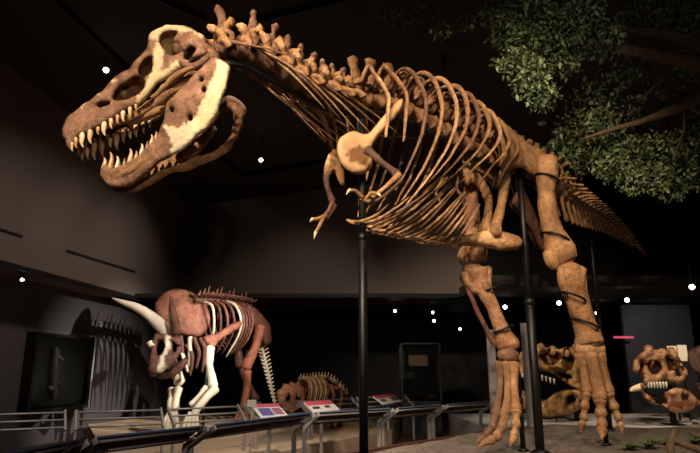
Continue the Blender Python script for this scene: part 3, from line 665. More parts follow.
# support poles
def pole(name, base, top, r0, r1, label, zb, joint=.6):
    o = thing(name, label, 'support pole', base); mb = MB()
    b, t = np.array(base), np.array(top); j = b+(t-b)*joint
    mb.tube([V(*b, r0), V(*j, r0)], (0, 0, 0), n=14, sub=1); mb.build('lower_tube', STEEL, o)
    mb = MB(); mb.tube([V(*(j-(t-b)*.02), r1), V(*t, r1)], (0, 0, 0), n=14, sub=1); mb.build('upper_tube', STEEL, o)
    mb = MB(); mb.tube([V(*(j-UP*.03), r0*1.25), V(*(j+UP*.03), r0*1.25)], (0, 0, 0), n=14, sub=1); mb.build('collar', STEEL, o)
    mb = MB(); mb.tube([V(*b, r0*2.1), V(*(b+UP*.015), r0*2.1)], (0, 0, 0), n=18, sub=1); mb.build('base_plate', STEEL, o)
    return o
def pole_at(px, py, Y, ytop, r0, r1, label, joint):
    p = P(px, py, Y); b = V(p[0], p[1], soil_z(p[0], p[1]))
    if not inside(soil_poly, np.array([b[:2]]))[0]: b[2] = .53
    return pole('support_pole', b, V(p[0], p[1], P(px, ytop, Y)[2]), r0, r1, label, 0, joint)
pole_at(363, 300, 5.72, 112, .043, .04, 'black steel pole under the chest and shoulder of the largest skeleton', .62)
pole_at(538, 420, 6.93, 168, .052, .036, 'black steel pole between the two hind legs of the largest skeleton', .5)
pole_at(600, 330, 9.0, 219, .036, .032, 'black steel pole holding up the tail of the largest skeleton', .5)
pole_at(522, 430, 7.12, 352, .03, .022, 'short black steel post behind the forward foot of the largest skeleton', .5)
pole_at(604, 420, 7.36, 352, .03, .022, 'short black steel post behind the rear foot of the largest skeleton', .5)

# ------------------------------------------------------------------ triceratops
tri_loc = V(*P(220, 400, 12.6)[:2], .3)
tri = thing('triceratops_skeleton', 'mounted three-horned dinosaur skeleton with round brown frill and white horn by the dark wall', 'dinosaur skeleton', tri_loc)
TB, TV, TW = hexc('#8a5947'), hexc('#6a4438'), hexc('#dccdb2')
def tl(name, pts, col, m=BONE, flat=.85, n=9, label=None, parent=tri, rough=.012):
    mb = MB(); mb.tube([T(*p) for p in pts], col, n=n, sub=4, flat=flat)
    o = mb.build(name, m, parent, rough=rough, freq=7)
    if label: o['label'] = label
    return o
fr = [(156, 300), (163, 293), (172, 289.5), (182, 289), (195, 294), (206, 304), (210, 319), (207, 331), (196, 337), (183, 335), (173, 333), (165, 329), (158, 322), (154, 311)]
def fr_map(u, v, t):
    d = ((u-183)/28)**2+((v-313)/25)**2
    return P(u, v, 11.75+(v-330)*-.012+.16*d)+V(.15, -1, .2)*t
mb = MB(); mb.slab(fr, [], .05, 4, fr_map, lambda u, v: np.array(hexc('#a06a55') if mnoise.noise(Vector((u*.09, v*.09, 2))) > -.1 else TB), step=3)
face = [(157, 331), (153, 342), (151, 355), (150, 365), (155, 374), (164, 371), (173, 363), (180, 353), (182, 342), (177, 334), (167, 330)]
fh = [[(156.5, 347), (160, 342), (165, 342), (165, 349), (160, 355), (157, 353)], [(172, 346), (176, 343), (178, 347), (174, 353)]]
mb.slab(face, fh, .12, 4, lambda u, v, t: P(u, v, 11.55-(v-330)*.012)+V(-.2, -1, 0)*t, lambda u, v: np.array(TW if abs(u-(171-.25*(v-338))) < 2.6 else TV), step=2.4)
mb.blob(P(154, 369, 11.05), (.1, .16, .14), TV)
mb.tube([T(150, 343, 11.35, 3.5), T(152, 346, 11.3, 3)], TW, n=8)
for a, c in (([(181, 336), (182, 352), (183, 362)], TV), ([(190, 337), (190, 350), (189, 366)], TW), ([(179, 345), (184, 360), (188, 372)], TW), ([(158, 330), (160, 338), (155, 345)], TW), ([(194, 338), (199, 352), (196, 368)], TV), ([(200, 338), (205, 350), (202, 372)], TV), ([(186, 345), (192, 356), (190, 376)], TV)):
    mb.tube([T(p[0], p[1], 11.55, r) for p, r in zip(a, (2.2, 2.4, 1.2))], c, n=7)
tsk = mb.build('skull', BONE, tri, rough=.014, freq=6)
tl('brow_horn', [(167, 333, 11.5, 6.4), (160, 325, 11.4, 6.6), (149, 315, 11.25, 5.4), (136, 307, 11.1, 4.1), (123, 302.5, 11.0, 2.8), (112, 298, 10.9, .5)], TW, SMOOTHBONE, label='long white horn', parent=tsk, rough=.004)
tl('brow_horn', [(176, 332, 11.4, 6.2), (174, 319, 11.2, 5.4), (172, 308, 11.1, 4), (170.5, 296, 11.0, .8)], hexc('#6b473b'), BONE, label='dark brown horn', parent=tsk, rough=.004)
mb = MB(); mb.slab([(156, 372), (165, 372), (176, 364), (187, 356), (188, 362), (178, 374), (166, 379), (158, 378)], [], .07, 3, lambda u, v, t: P(u, v, 11.4)+V(0, -t, 0), np.array(TV), step=2.5); mb.build('lower_jaw', FOSSIL, tri, rough=.01)
rA = [(204, 302), (212, 306), (214, 320), (213, 334), (207, 349)]; rM = [(226, 301), (236, 306.5), (241, 321), (238, 336), (226, 357)]; rZ = [(241, 303), (250, 311), (252.5, 324), (247, 340), (237, 352)]
for j in range(9):
    t = j/8; a = np.array(rA)*(1-2*t)+np.array(rM)*2*t if t < .5 else np.array(rM)*(2-2*t)+np.array(rZ)*(2*t-1)
    Y = 11.9+1.1*t; col = [TW, TV, TB, TV, TW, TB, TV, TV, TB][j]
    tl('rib', [(p[0], p[1], Y-.25*math.sin(k/4*math.pi)+.2, r) for k, (p, r) in enumerate(zip(a, (1.4, 1.6, 1.5, 1.3, .7)))], col, n=7, rough=.004)
    sx = np.interp(t, [0, .5, 1], [203, 224, 240])
    tl('rib', [(sx, 303, Y+.3, 1.3), (sx-9, 308, Y+.65, 1.4), (sx-10, 322, Y+.9, 1.3), (sx-6, 338, Y+.9, 1.1), (sx+2, 350, Y+.8, .6)], TV, n=7, rough=.004)
for j in range(13):
    t = j/12; p = P(198+50*t, 300+6*t*t, 12.05+1.35*t); d = nrm(P(248, 306, 13.4)-P(198, 300, 12.05)); l = nrm(np.cross(UP, -d)); mb = MB()
    mb.tube([V(*(p-d*.07), .075), V(*p, .06), V(*(p+d*.07), .075)], TV, n=8, sub=2)
    mb.tube([V(*(p+UP*.05), .035), V(*(p+UP*.14+d*.03), .025), V(*(p+UP*(.2+.06*(j % 3))+d*.08), .012)], TB, n=6, sub=2, flat=.6)
    for y in (-1, 1): mb.tube([V(*(p+UP*.05), .035), V(*(p+UP*.12+l*y*.25), .025)], TV, n=6, sub=1)
    mb.build('back_vertebra', FOSSIL, tri, rough=.01)
mb = MB(); mb.slab([(203, 338), (208, 348), (214, 348), (222, 339), (240, 327.5), (241, 321), (231, 324), (217, 333), (208, 335)], [], .04, 3, plane_map(335, 11.75, 203, 240, 12.3), np.array(hexc('#9a604c')), step=2.5); mb.build('shoulder_blade', BONE, tri)
yz = lambda x, Y: 371+(1.45-.3)*FPX/Y     # photo row of the base at distance Y (approx.)
tl('upper_arm_bone', [(210, 347, 11.75, 4.5), (209, 355, 11.7, 5), (209.5, 367, 11.68, 3.6), (212, 379, 11.66, 4.6), (213, 386, 11.65, 5.5)], TW, SMOOTHBONE)
tl('forearm_bone', [(216, 388, 11.6, 5), (208, 396, 11.5, 4), (198, 408, 11.4, 4), (194, 416, 11.4, 4)], TW, SMOOTHBONE)
tl('forearm_bone', [(207, 387, 11.65, 3.4), (200, 395, 11.6, 2.8), (191, 405, 11.5, 3.2)], TW, SMOOTHBONE)
tl('upper_arm_bone', [(168, 352, 11.95, 5), (172, 364, 11.9, 6), (178, 377, 11.9, 6), (180, 383, 11.9, 6.5)], TW, SMOOTHBONE)
tl('forearm_bone', [(178, 388, 11.85, 5), (176.5, 398, 11.82, 3.4), (175, 410, 11.8, 4.6)], TW, SMOOTHBONE)
tl('forearm_bone', [(171, 388, 11.88, 3.5), (170.5, 398, 11.85, 2.8), (170, 410, 11.83, 3.6)], TW, SMOOTHBONE)
def tfoot(px, py, Y, col):
    mb = MB(); yb = CY  # toes reach the base
    for dx in (-6, -2, 2.2, 6.2):
        a = T(px+dx*.45, py, Y, 2.4); g_ = V(a[0]+dx*.012, a[1]-.12, .34); k = V(*(.5*(a[:3]+g_)+V(dx*.004, -.05, .02)), a[3]*.85)
        mb.tube([a, k, V(*g_, .045), V(g_[0], g_[1]-.09, .325, .02)], col, n=8, sub=3)
    mb.build('foot', BONE, tri, rough=.006)
tfoot(193, 413, 11.4, TW); tfoot(173, 412, 11.8, TW)
mb = MB(); mb.slab([(246, 304), (256, 308), (265, 318), (271, 327), (271.5, 343), (264, 345), (260, 337), (255, 329), (249, 318)], [], .06, 3, plane_map(325, 12.9, 246, 271, 13.6), np.array(hexc('#5e3424')), step=2.5); mb.build('hip_bone', FOSSIL, tri)
tl('thigh_bone', [(260, 326, 13.0, 5.5), (258, 337, 13.0, 4.6), (254, 350, 12.95, 4.4), (248, 362, 12.9, 5.5), (246, 368, 12.9, 5.5)], hexc('#8a4f34'), BONE)
tl('shin_bone', [(247, 371, 12.9, 5), (247, 384, 12.95, 3.6), (245, 398, 13, 4), (244, 408, 13, 4.8)], hexc('#7a442e'), BONE)
tl('thigh_bone', [(240, 332, 13.9, 5), (238, 350, 13.9, 4), (240, 366, 13.8, 5)], TV, BONE)
tl('shin_bone', [(242, 368, 13.75, 4.5), (248, 384, 13.8, 3.5), (256, 400, 13.85, 4.5)], TV, BONE)
tfoot(243, 411, 12.95, hexc('#7a442e')); tfoot(257, 403, 13.8, TV)
for j in range(20):
    t = j/19; px = 259+17*t**.85; py = 341+68*t; p = P(px, py, 13.7-.35*t); w = depth(p)/FPX; mb = MB(); h = (6.5-5*t)*w
    d = nrm(P(px+2, py+8, 13.7-.35*t)-p); mb.tube([V(*(p-d*.038), .05-.03*t), V(*(p+d*.038), .05-.03*t)], TW, n=8, sub=2)
    for y in (-1, 1): mb.tube([V(*p, .028-.014*t), V(*(p+V(y*h, -.02, .09-.06*t)), .014)], TW, n=6, sub=1)
    mb.tube([V(*p, .025), V(*(p+V(0, -.13+.1*t, .05)), .012)], TW, n=6, sub=1)
    o = mb.build('tail_vertebra', BONE, tri, rough=.004)
for px, py0, py1, Y in ((208, 338, 424, 12.1), (247, 345, 424, 13.3)):
    mb = MB(); p = P(px, py0, Y); mb.tube([V(p[0], p[1], .3, .03), V(p[0], p[1], p[2], .03)], (0, 0, 0), n=8, sub=1); mb.build('support_rod', STEEL, tri)

# young horned dinosaur
bl = V(*P(310, 400, 12.6)[:2], .3)
baby = thing('young_triceratops_skeleton', 'small brown young horned dinosaur skeleton low behind the info panels', 'dinosaur skeleton', bl)
BB = hexc('#9a6a4c'); BP = hexc('#c9b48e')
mb = MB()
frb = [(278, 401), (277, 392), (281, 388), (284, 383), (288, 384.5), (291, 381), (295, 383), (299, 381), (302, 385), (305, 388), (306, 396), (303, 404), (297, 410), (290, 413), (283, 409)]
mb.slab(frb, [[(286, 397), (289, 394), (290, 399), (287, 401)], [(296, 397), (299, 394), (300, 399), (297, 401)]], .07, 3, lambda u, v, t: P(u, v, 12.3-max(0, v-392)*.02)+V(0, -t, 0), np.array(BB), step=2)
mb.tube([T(292, 406, 11.95, 3.5), T(291.5, 412, 11.85, 3)], BB, n=8)
for x in (286, 299): mb.tube([T(x, 396, 12.1, 1.6), T(x-.6, 391, 12.0, .4)], BP, n=6)
mb.build('skull', FOSSIL, baby, rough=.01)
for j in range(9):
    t = j/8; x0 = 301+19*t; Y = 12.45+.35*t; mb = MB()
    mb.tube([T(x0, 378.5-1.5*math.sin(t*3), Y, 1.0), T(x0+6, 381, Y-.15, 1.1), T(x0+8.5, 390, Y-.18, 1.0), T(x0+6, 403, Y-.1, .6)], BP if j % 2 else BB, n=6); mb.build('rib', BONE, baby)
    mb = MB(); mb.tube([T(x0, 378.5, Y+.1, 1.0), T(x0-4, 384, Y+.25, 1.0), T(x0-4, 395, Y+.3, .6)], BB, n=6); mb.build('rib', BONE, baby)
for j in range(16):
    t = j/15; p = P(300+46*t, 379-2.5*math.sin(t*2.6)+19*max(0, t-.55)**1.5*2.6, 12.45+.8*t); mb = MB(); mb.blob(p, (.05, .05, .045), BP if j % 3 else BB, nu=8, nv=5)
    mb.tube([V(*p, .022), V(*(p+UP*.1+V(.02, 0, 0)), .01)], BP, n=5, sub=1); mb.build('back_vertebra', BONE, baby)
mb = MB(); mb.slab([(322, 382), (330, 384), (340, 387), (341, 391), (332, 389), (324, 387)], [], .04, 2, lambda u, v, t: P(u, v, 12.6)+V(0, -t, 0), np.array(hexc('#8c4f38')), step=2); mb.build('hip_bone', FOSSIL, baby)
for pts in ([(331, 386, 12.6, 2.4), (334, 396, 12.55, 1.8), (331, 405, 12.6, 2.2), (332, 420, 12.6, 2)], [(341, 388, 13, 2.2), (342, 398, 13, 1.7), (339, 407, 13, 2), (340, 420, 13, 1.8)], [(308, 396, 12.4, 2.2), (311, 406, 12.35, 1.8), (308, 421, 12.4, 2)], [(302, 398, 12.7, 2.2), (304, 408, 12.7, 1.8), (302, 420, 12.7, 2)]):
    p = [T(*a) for a in pts]; p[-1][2] = .31; mb = MB(); mb.tube(p, hexc('#8c5a40'), n=8); mb.tube([p[-1], V(p[-1][0]-.06, p[-1][1]-.1, .33, .03)], BB, n=7, sub=1); mb.build('leg', BONE, baby)

# ------------------------------------------------------------------ barriers
GM = hexc('#8f8780')
def near_rail(a, b, label, ends):
    A, B = PZ(*a, .95), PZ(*b, .95); d = nrm(B-A); n = V(d[1], -d[0], 0)   # n: towards the soil bed
    A = A+d*.05; B = B-d*.05
    t = thing('reader_rail', label, 'barrier rail', V(*((A+B)/2)[:2]-n[:2]*.26, 0), 'sloped panel rails along the soil bed')
    dn = nrm(n*.9+UP*.55); sl = -dn; up = np.cross(d, sl); up = up if up[2] > 0 else -up
    mb = MB(); mb.quadbox(A+d*.04, B-d*.04, B-d*.04+sl*.30, A+d*.04+sl*.30, .02, -up, hexc('#1d1a1a')); mb.build('panel', PAINT, t, smooth=False, bevel=.004)
    mb = MB(); mb.quadbox(A+d*.03, B-d*.03, B-d*.03-UP*.018, A+d*.03-UP*.018, .02, n, hexc('#4a566e')); o = mb.build('edge_strip', PAINT, t, smooth=False, bevel=.003); o['label'] = 'blue front edge strip'
    mb = MB(); p, q = A+sl*.17-up*.05, B+sl*.17-up*.05; mb.tube([V(*p, .014), V(*q, .014)], GM, n=8, sub=1); mb.build('bar', GREY, t)
    mb = MB(); p, q = A-UP*.045, B-UP*.045; mb.tube([V(*p, .012), V(*q, .012)], GM, n=8, sub=1); mb.build('bar', GREY, t)
    for E in (A, B):
        mb = MB(); top_ = E; k = E+sl*.32-up*.03; ax = (d, nrm(sl), up)
        c = (E+k)/2-up*.03; mb.box(c, (.028, np.linalg.norm(k-E)+.04, .055), GM, ax)
        mb.box((k[0], k[1], k[2]/2-.01), (.028, .06, k[2]-.02), GM, (d, n, UP)); mb.build('post', GREY, t, smooth=False, bevel=.004)
nodes = [(-30, 459), (88, 437), (209, 424.5), (314, 412), (394, 407.5), (444, 404), (494, 400.5)]
names = ['nearest the lower left corner, cut by the picture edge', 'in front of the white leg bones of the horned skeleton', 'in front of the pink panel with the purple picture', 'second left of the pole under the chest', 'just right of the pole under the chest', 'ending at the tall grey glass post']
lb = ['grey sloped panel rail at the lower left corner of the room view', 'grey sloped panel rail below the white foreleg bones of the horned skeleton', 'grey sloped panel rail below the info panel with the purple picture',
      'grey sloped panel rail crossed by the black pole under the chest', 'short grey sloped panel rail right of the black chest pole', 'farthest grey sloped panel rail ending at the tall grey glass post']
for i in range(6): near_rail(nodes[i], nodes[i+1], lb[i], None)
def far_rail(a, b, label):
    A, B = PZ(*a, .92), PZ(*b, .92); d = nrm(B-A); n = V(d[1], -d[0], 0)
    t = thing('barrier_rail', label, 'barrier rail', V(*((A+B)/2)[:2]+n[:2]*.2, 0), 'three-bar rails before the horned skeletons')
    for k in range(3):
        o_ = n*.11*k-UP*.085*k; mb = MB(); mb.tube([V(*(A+o_), .013), V(*(B+o_), .013)], GM, n=8, sub=1); mb.build('bar', GREY, t)
    for E in (A, B):
        e = E+n*.24-UP*.19; mb = MB(); ax1 = nrm(e-E); mb.box((E+e)/2, (.03, np.linalg.norm(e-E)+.06, .05), GM, (d, ax1, np.cross(d, ax1)))
        mb.box((e[0], e[1], e[2]/2), (.03, .05, e[2]), GM, (d, n, UP)); mb.build('post', GREY, t, smooth=False, bevel=.004)
    return A, B, d, n
fl = [((-60, 416.5), (65, 412.5), 'three-bar grey rail at the left edge, below the glass case'), ((76, 412.5), (161, 410), 'three-bar grey rail below the long white horn'),
      ((168, 409.5), (238, 406.5), 'three-bar grey rail before the white feet of the horned skeleton'), ((245, 406), (298, 402), 'three-bar grey rail carrying the info panel with the purple picture'),
      ((302, 401.5), (352, 398.5), 'three-bar grey rail before the small young horned skeleton'), ((357, 398), (404, 395.5), 'three-bar grey rail right of the chest pole carrying an info panel')]
for a, b, l in fl: far_rail(a, b, l)
def info(a, b, c, d_, label, pics, head):
    # corners in photo order: far left, far right, near right, near left
    za, zn = .98, .84
    q = [PZ(*a, za), PZ(*b, za), PZ(*c, zn), PZ(*d_, zn)]; q[2] = q[1]+q[3]-q[0]; ctr = sum(q)/4
    n = nrm(np.cross(q[1]-q[0], q[3]-q[0])); n = n if n[2] > 0 else -n
    t = thing('info_panel', label, 'information panel', ctr-n*.03, 'info panels before the horned skeletons')
    mb = MB(); mb.quadbox(*q, -.025, n, hexc('#d8cbbd')); mb.build('board', PAINT, t, smooth=False, bevel=.003)
    def uv(u, v): return (q[0]*(1-u)+q[1]*u)*(1-v)+(q[3]*(1-u)+q[2]*u)*v+n*.001
    def patch(name, u0, v0, u1, v1, col):
        mb = MB(); mb.quadbox(uv(u0, v0), uv(u1, v0), uv(u1, v1), uv(u0, v1), .002, n, col); mb.build(name, PAINT, t, smooth=False)
    patch('header', .0, .0, 1, head, hexc('#c04a5a'))
    for u0, v0, u1, v1, c_ in pics: patch('picture', u0, v0, u1, v1, hexc(c_))
    m = MB(); p = ctr-n*.03; m.box((p[0], p[1], p[2]/2), (.05, .05, p[2]), GM); m.build('post', GREY, t, smooth=False)
info((251, 405), (278, 404), (289, 415), (261, 418), 'tilted info panel with a purple picture under a pink header', [(.12, .3, .55, .85, '#64598e'), (.6, .3, .92, .8, '#9a6274')], .22)
info((304, 402), (330, 400), (343, 409.5), (314, 412.5), 'tilted info panel with a red header below the small young skeleton', [(.1, .5, .36, .72, '#3a3634'), (.55, .5, .75, .7, '#3a3634')], .4)
info((373, 396), (392, 393.5), (409, 402), (384, 404.5), 'tilted info panel right of the black chest pole', [(.08, .45, .3, .75, '#4a4442'), (.6, .4, .92, .8, '#55504a')], .35)
# small label card standing by the panels
p = P(252, 403.5, 8.2); t = thing('label_card', 'small cream label card standing left of the pink panel', 'label card', V(p[0], p[1], .0))
mb = MB(); mb.box((p[0], p[1], p[2]), (.12, .01, .09), hexc('#e6d6c4'), (V(1, 0, 0), nrm(V(0, 1, .2)), nrm(V(0, -.2, 1)))); mb.build('card', PAINT, t, smooth=False)
mb = MB(); mb.tube([V(p[0], p[1]+.01, .0, .008), V(p[0], p[1]+.01, p[2]-.03, .008)], GM, n=8, sub=1); mb.build('stem', GREY, t)

# ------------------------------------------------------------------ left wall case, switch
w0 = wl0-wln*.85
cq = [HIT(27, 333, w0, wln), HIT(89, 337, w0, wln), HIT(79, 409, w0, wln), HIT(17, 412, w0, wln)]
zt, zb_ = (cq[0][2]+cq[1][2])/2, max(.35, (cq[2][2]+cq[3][2])/2)
ua, ub = np.dot(cq[0]-w0, wld), np.dot(cq[1]-w0, wld)
def wp(u, z): p = w0+wld*u; return V(p[0], p[1], z)
case = thing('glass_display_case', 'black framed glass display case on the dark left wall', 'display case', (wp(ua, zb_)+wp(ub, zb_))/2)
mb = MB(); f_ = .07
for a, b, c, d_ in ((ua, ub, zb_, zb_+f_), (ua, ub, zt-f_, zt), (ua, ua+f_, zb_, zt), (ub-f_, ub, zb_, zt)):
    mb.quadbox(wp(a, c), wp(b, c), wp(b, d_), wp(a, d_), .22, wln, hexc('#0f0d0d'))
mb.build('frame', PAINT, case, smooth=False)
mb = MB(); mb.quadbox(wp(ua+.05, zb_+.05), wp(ub-.05, zb_+.05), wp(ub-.05, zt-.05), wp(ua+.05, zt-.05), .02, wln, hexc('#3a3836')); mb.build('back_panel', PAINT, case, smooth=False)
mb = MB(); o_ = wln*.19; mb.quadbox(wp(ua+.05, zb_+.05)+o_, wp(ub-.05, zb_+.05)+o_, wp(ub-.05, zt-.05)+o_, wp(ua+.05, zt-.05)+o_, .008, wln, (1, 1, 1)); o = mb.build('glass_pane', CASEGLASS, case, smooth=False); o['label'] = 'clear glass pane'
mb = MB(); e = ub-f_*1.4; mb.quadbox(wp(e, zb_)+wln*.21, wp(e+.03, zb_)+wln*.21, wp(e+.03, zt)+wln*.21, wp(e, zt)+wln*.21, .02, wln, hexc('#a8a39c')); mb.build('edge_strip', PAINT, case, smooth=False)
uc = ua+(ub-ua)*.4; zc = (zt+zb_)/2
mb = MB()  # added pale relief, stands in for a reflection on the case glass
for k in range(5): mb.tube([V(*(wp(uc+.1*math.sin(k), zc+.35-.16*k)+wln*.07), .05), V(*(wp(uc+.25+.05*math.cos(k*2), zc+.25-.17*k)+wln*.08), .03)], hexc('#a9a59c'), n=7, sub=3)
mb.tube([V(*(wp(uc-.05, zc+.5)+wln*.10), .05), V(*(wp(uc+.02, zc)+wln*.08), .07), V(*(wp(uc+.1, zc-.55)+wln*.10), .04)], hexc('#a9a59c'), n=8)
fo = mb.build('reflection_relief', BONE, None, rough=.02, root=wp(uc, zc)+wln*.06); tag(fo, 'pale relief standing in for a reflection in the black framed wall case', 'fossil')
p = HIT(100, 324, w0, wln); mb = MB(); mb.quadbox(p-wld*.05-UP*.07, p+wld*.05-UP*.07, p+wld*.05+UP*.07, p-wld*.05+UP*.07, .02, wln, hexc('#e9e4dc')); tag(mb.build('wall_plate', PAINT, None, smooth=False, root=p, bevel=.004), 'small white plate on the dark wall below the long white horn', 'wall plate')

# far case with a plaque
def far_case(x0, x1, y0, y1, Y, label, plaque):
    a, b = P(x0, y1, Y), P(x1, y0, Y); t = thing('cabinet_case', label, 'display case', V((a[0]+b[0])/2, Y, 0))
    mb = MB(); mb.box(((a[0]+b[0])/2, Y+.6, b[2]/2), (b[0]-a[0], .08, b[2]), hexc('#1a1716')); mb.build('back_panel', PAINT, t, smooth=False)
    mb = MB(); mb.box(((a[0]+b[0])/2, Y+.3, a[2]/2), (b[0]-a[0], .6, a[2]), hexc('#121010')); mb.build('plinth', PAINT, t, smooth=False)
    mb = MB(); mb.box(((a[0]+b[0])/2, Y, (a[2]+b[2])/2), (b[0]-a[0], .015, b[2]-a[2]), (1, 1, 1)); mb.build('glass_pane', GLASS, t, smooth=False)
    mb = MB()
    for x in (a[0], b[0]): mb.box((x, Y, (a[2]+b[2])/2), (.05, .05, b[2]-a[2]), hexc('#201d1c'))
    mb.box(((a[0]+b[0])/2, Y+.3, b[2]), (b[0]-a[0], .6, .05), hexc('#181514')); mb.build('frame', PAINT, t, smooth=False)
    return t, a, b
t, a, b = far_case(402, 439, 344, 401, 14.5, 'dark glass cabinet with a cream plaque at the far wall', True)
pa, pb = P(409, 366, 14.95), P(428, 355, 14.95); mb = MB(); mb.box(((pa[0]+pb[0])/2, 15.0, (pa[2]+pb[2])/2), (pb[0]-pa[0], .03, pb[2]-pa[2]), hexc('#d9b690')); tag(mb.build('plaque', PAINT, None, smooth=False, root=((pa[0]+pb[0])/2, 15.0, (pa[2]+pb[2])/2), bevel=.004), 'blank looking cream plaque at the top of the far dark cabinet', 'plaque')
for i, (px, py, w_, h_, lab) in enumerate(((409, 375, .26, .16, 'small grey photo board under the cream plaque'), (422, 382, .3, .2, 'small dark picture board right of the grey photo board'), (421, 398, .14, .12, 'tiny pale label at the bottom of the far cabinet'))):
    p = P(px, py, 15.0); mb = MB(); mb.box((p[0], 15.02, p[2]), (w_, .03, h_), hexc(['#6d6a66', '#2f2c2a', '#c9bfae'][i])); tag(mb.build('picture_board', PAINT, None, smooth=False, root=(p[0], 15.02, p[2])), lab, 'picture board')
for i, (px, c_, lab) in enumerate(((406, '#7a6a4a', 'small brown fossil lying left in the far cabinet'), (419, '#5a5242', 'small dark fossil lying in the middle of the far cabinet'), (432, '#8a7d5e', 'small pale fossil lying right in the far cabinet'))):
    p = P(px, 393, 14.8); p[2] = a[2]; mb = MB(); mb.tube([V(p[0]-.13, 14.8, p[2]+.06, .05), V(p[0], 14.8, p[2]+.09, .07), V(p[0]+.14, 14.8, p[2]+.05, .04)], hexc(c_), n=8); mb.blob((p[0]+.05, 14.78, p[2]+.12), (.08, .06, .06), hexc(c_)); tag(mb.build('fossil', BONE, None, rough=.02, root=(p[0], 14.8, p[2])), lab, 'fossil')

# glass barrier before the right hand displays
g1, g2 = P(490, 330, 9.3), P(524, 323, 9.9)
gb = thing('glass_barrier', 'clear glass barrier between two tall grey posts behind the forward leg', 'glass barrier', V((g1[0]+g2[0])/2, 9.6, .53))
for p in (g1, g2):
    mb = MB(); mb.box((p[0], p[1], (p[2]+.53)/2), (.12, .08, p[2]-.53), GM); mb.box((p[0], p[1], .54), (.2, .16, .02), GM); mb.build('post', GREY, gb, smooth=False, bevel=.006)
d = nrm((g2-g1)*V(1, 1, 0)); n = V(d[1], -d[0], 0); z1 = min(g1[2], g2[2])-.05; a, b = V(*g1[:2], .56)+d*.08, V(*g2[:2], .56)-d*.08
mb = MB(); mb.quadbox(a, b, V(*b[:2], z1), V(*a[:2], z1), .012, n, (1, 1, 1)); o = mb.build('glass_pane', GLASS, gb, smooth=False); o['label'] = 'clear glass pane'

# ------------------------------------------------------------------ right hand skulls
def skull_thing(name, label, cat, base, outl, holes, jaw, jholes, Y, wid, c1, c2, teeth, standpx, extra=None):
    b = P(standpx[0], 400, Y+wid*.5); b[2] = .53
    t = thing(name, label, cat, b)
    ax_ = ray(standpx[0], 380)[0]/ray(standpx[0], 380)[1]      # the skull faces across the visitor's line of sight
    def mp(side):
        def f(u, v, tt):
            p = P(u, v, Y); l_ = wid*.5-side*(wid*.5*(.75+.25*math.sin((u-outl[0][0])*.05))+tt); return V(p[0]+l_*ax_, Y+l_, p[2])
        return f
    mb = MB()
    for s_ in (1, -1): mb.slab(outl, holes, .05, 3, mp(s_), lambda u, v: np.array(c1 if mnoise.noise(Vector((u*.13, v*.13, 3))) > -.1 else c2), step=2.6)
    for (u, v, r) in (extra or []): mb.tube([V(*mp(1)(u, v, 0), r), V(*(mp(1)(u, v, 0)*.5+mp(-1)(u, v, 0)*.5+UP*.06), r*1.1), V(*mp(-1)(u, v, 0), r)], c1, n=8)
    def md(u, v): return V(*((mp(1)(u, v, 0)+mp(-1)(u, v, 0))*.5))
    xs = [p_[0] for p_ in outl]; ys = [p_[1] for p_ in outl]; x0, x1, y0, y1 = min(xs), max(xs), min(ys), max(ys)
    core = [(x0+.12*(x1-x0), y0+.55*(y1-y0), .06), (x0+.35*(x1-x0), y0+.42*(y1-y0), .13), (x0+.6*(x1-x0), y0+.4*(y1-y0), .17), (x0+.85*(x1-x0), y0+.5*(y1-y0), .1)]
    mb.tube([V(*md(u, v), r) for u, v, r in core], c2, n=10)
    for fx, fy in ((.3, .12), (.55, .06), (.75, .1)):
        u, v = x0+fx*(x1-x0), y0+fy*(y1-y0)+3; mb.tube([V(*mp(1)(u, v, 0), .07), V(*(md(u, v)+UP*.04), .09), V(*mp(-1)(u, v, 0), .07)], c1, n=8)
    sk = mb.build('cranium', FOSSIL, t, rough=.02, freq=6)
    mb = MB()
    for s_ in (1, -1): mb.slab(jaw, jholes, .05, 3, mp(s_), lambda u, v: np.array(c2 if mnoise.noise(Vector((u*.13, v*.13, 8))) > .1 else c1), step=2.6)
    for (u, v) in (jaw[0], jaw[len(jaw)//2]): mb.tube([V(*mp(1)(u, v, 0), .05), V(*mp(-1)(u, v, 0), .05)], c2, n=8, sub=2)
    jw = mb.build('lower_jaw', FOSSIL, t, rough=.02, freq=6)
    for u, v, dv in teeth:
        a = mp(1)(u, v, .02); mb = MB(); mb.tube([V(*a, .022), V(*(a-UP*dv*.6), .018), V(*(a-UP*dv), .004)], hexc('#d8cdb6'), n=6, sub=2); mb.build('tooth', TOOTH, sk)
    p = P(standpx[0], standpx[1], Y+wid*.5)
    mb = MB(); mb.box((p[0], p[1], (p[2]+.53)/2), (.08, .08, p[2]-.53), hexc('#15130f')); mb.box((p[0], p[1], .54), (.3, .3, .02), hexc('#15130f')); mb.build('stand', STEEL, t, smooth=False)
    return t, mp
OC, YC = hexc('#b58a62'), hexc('#754a2e')
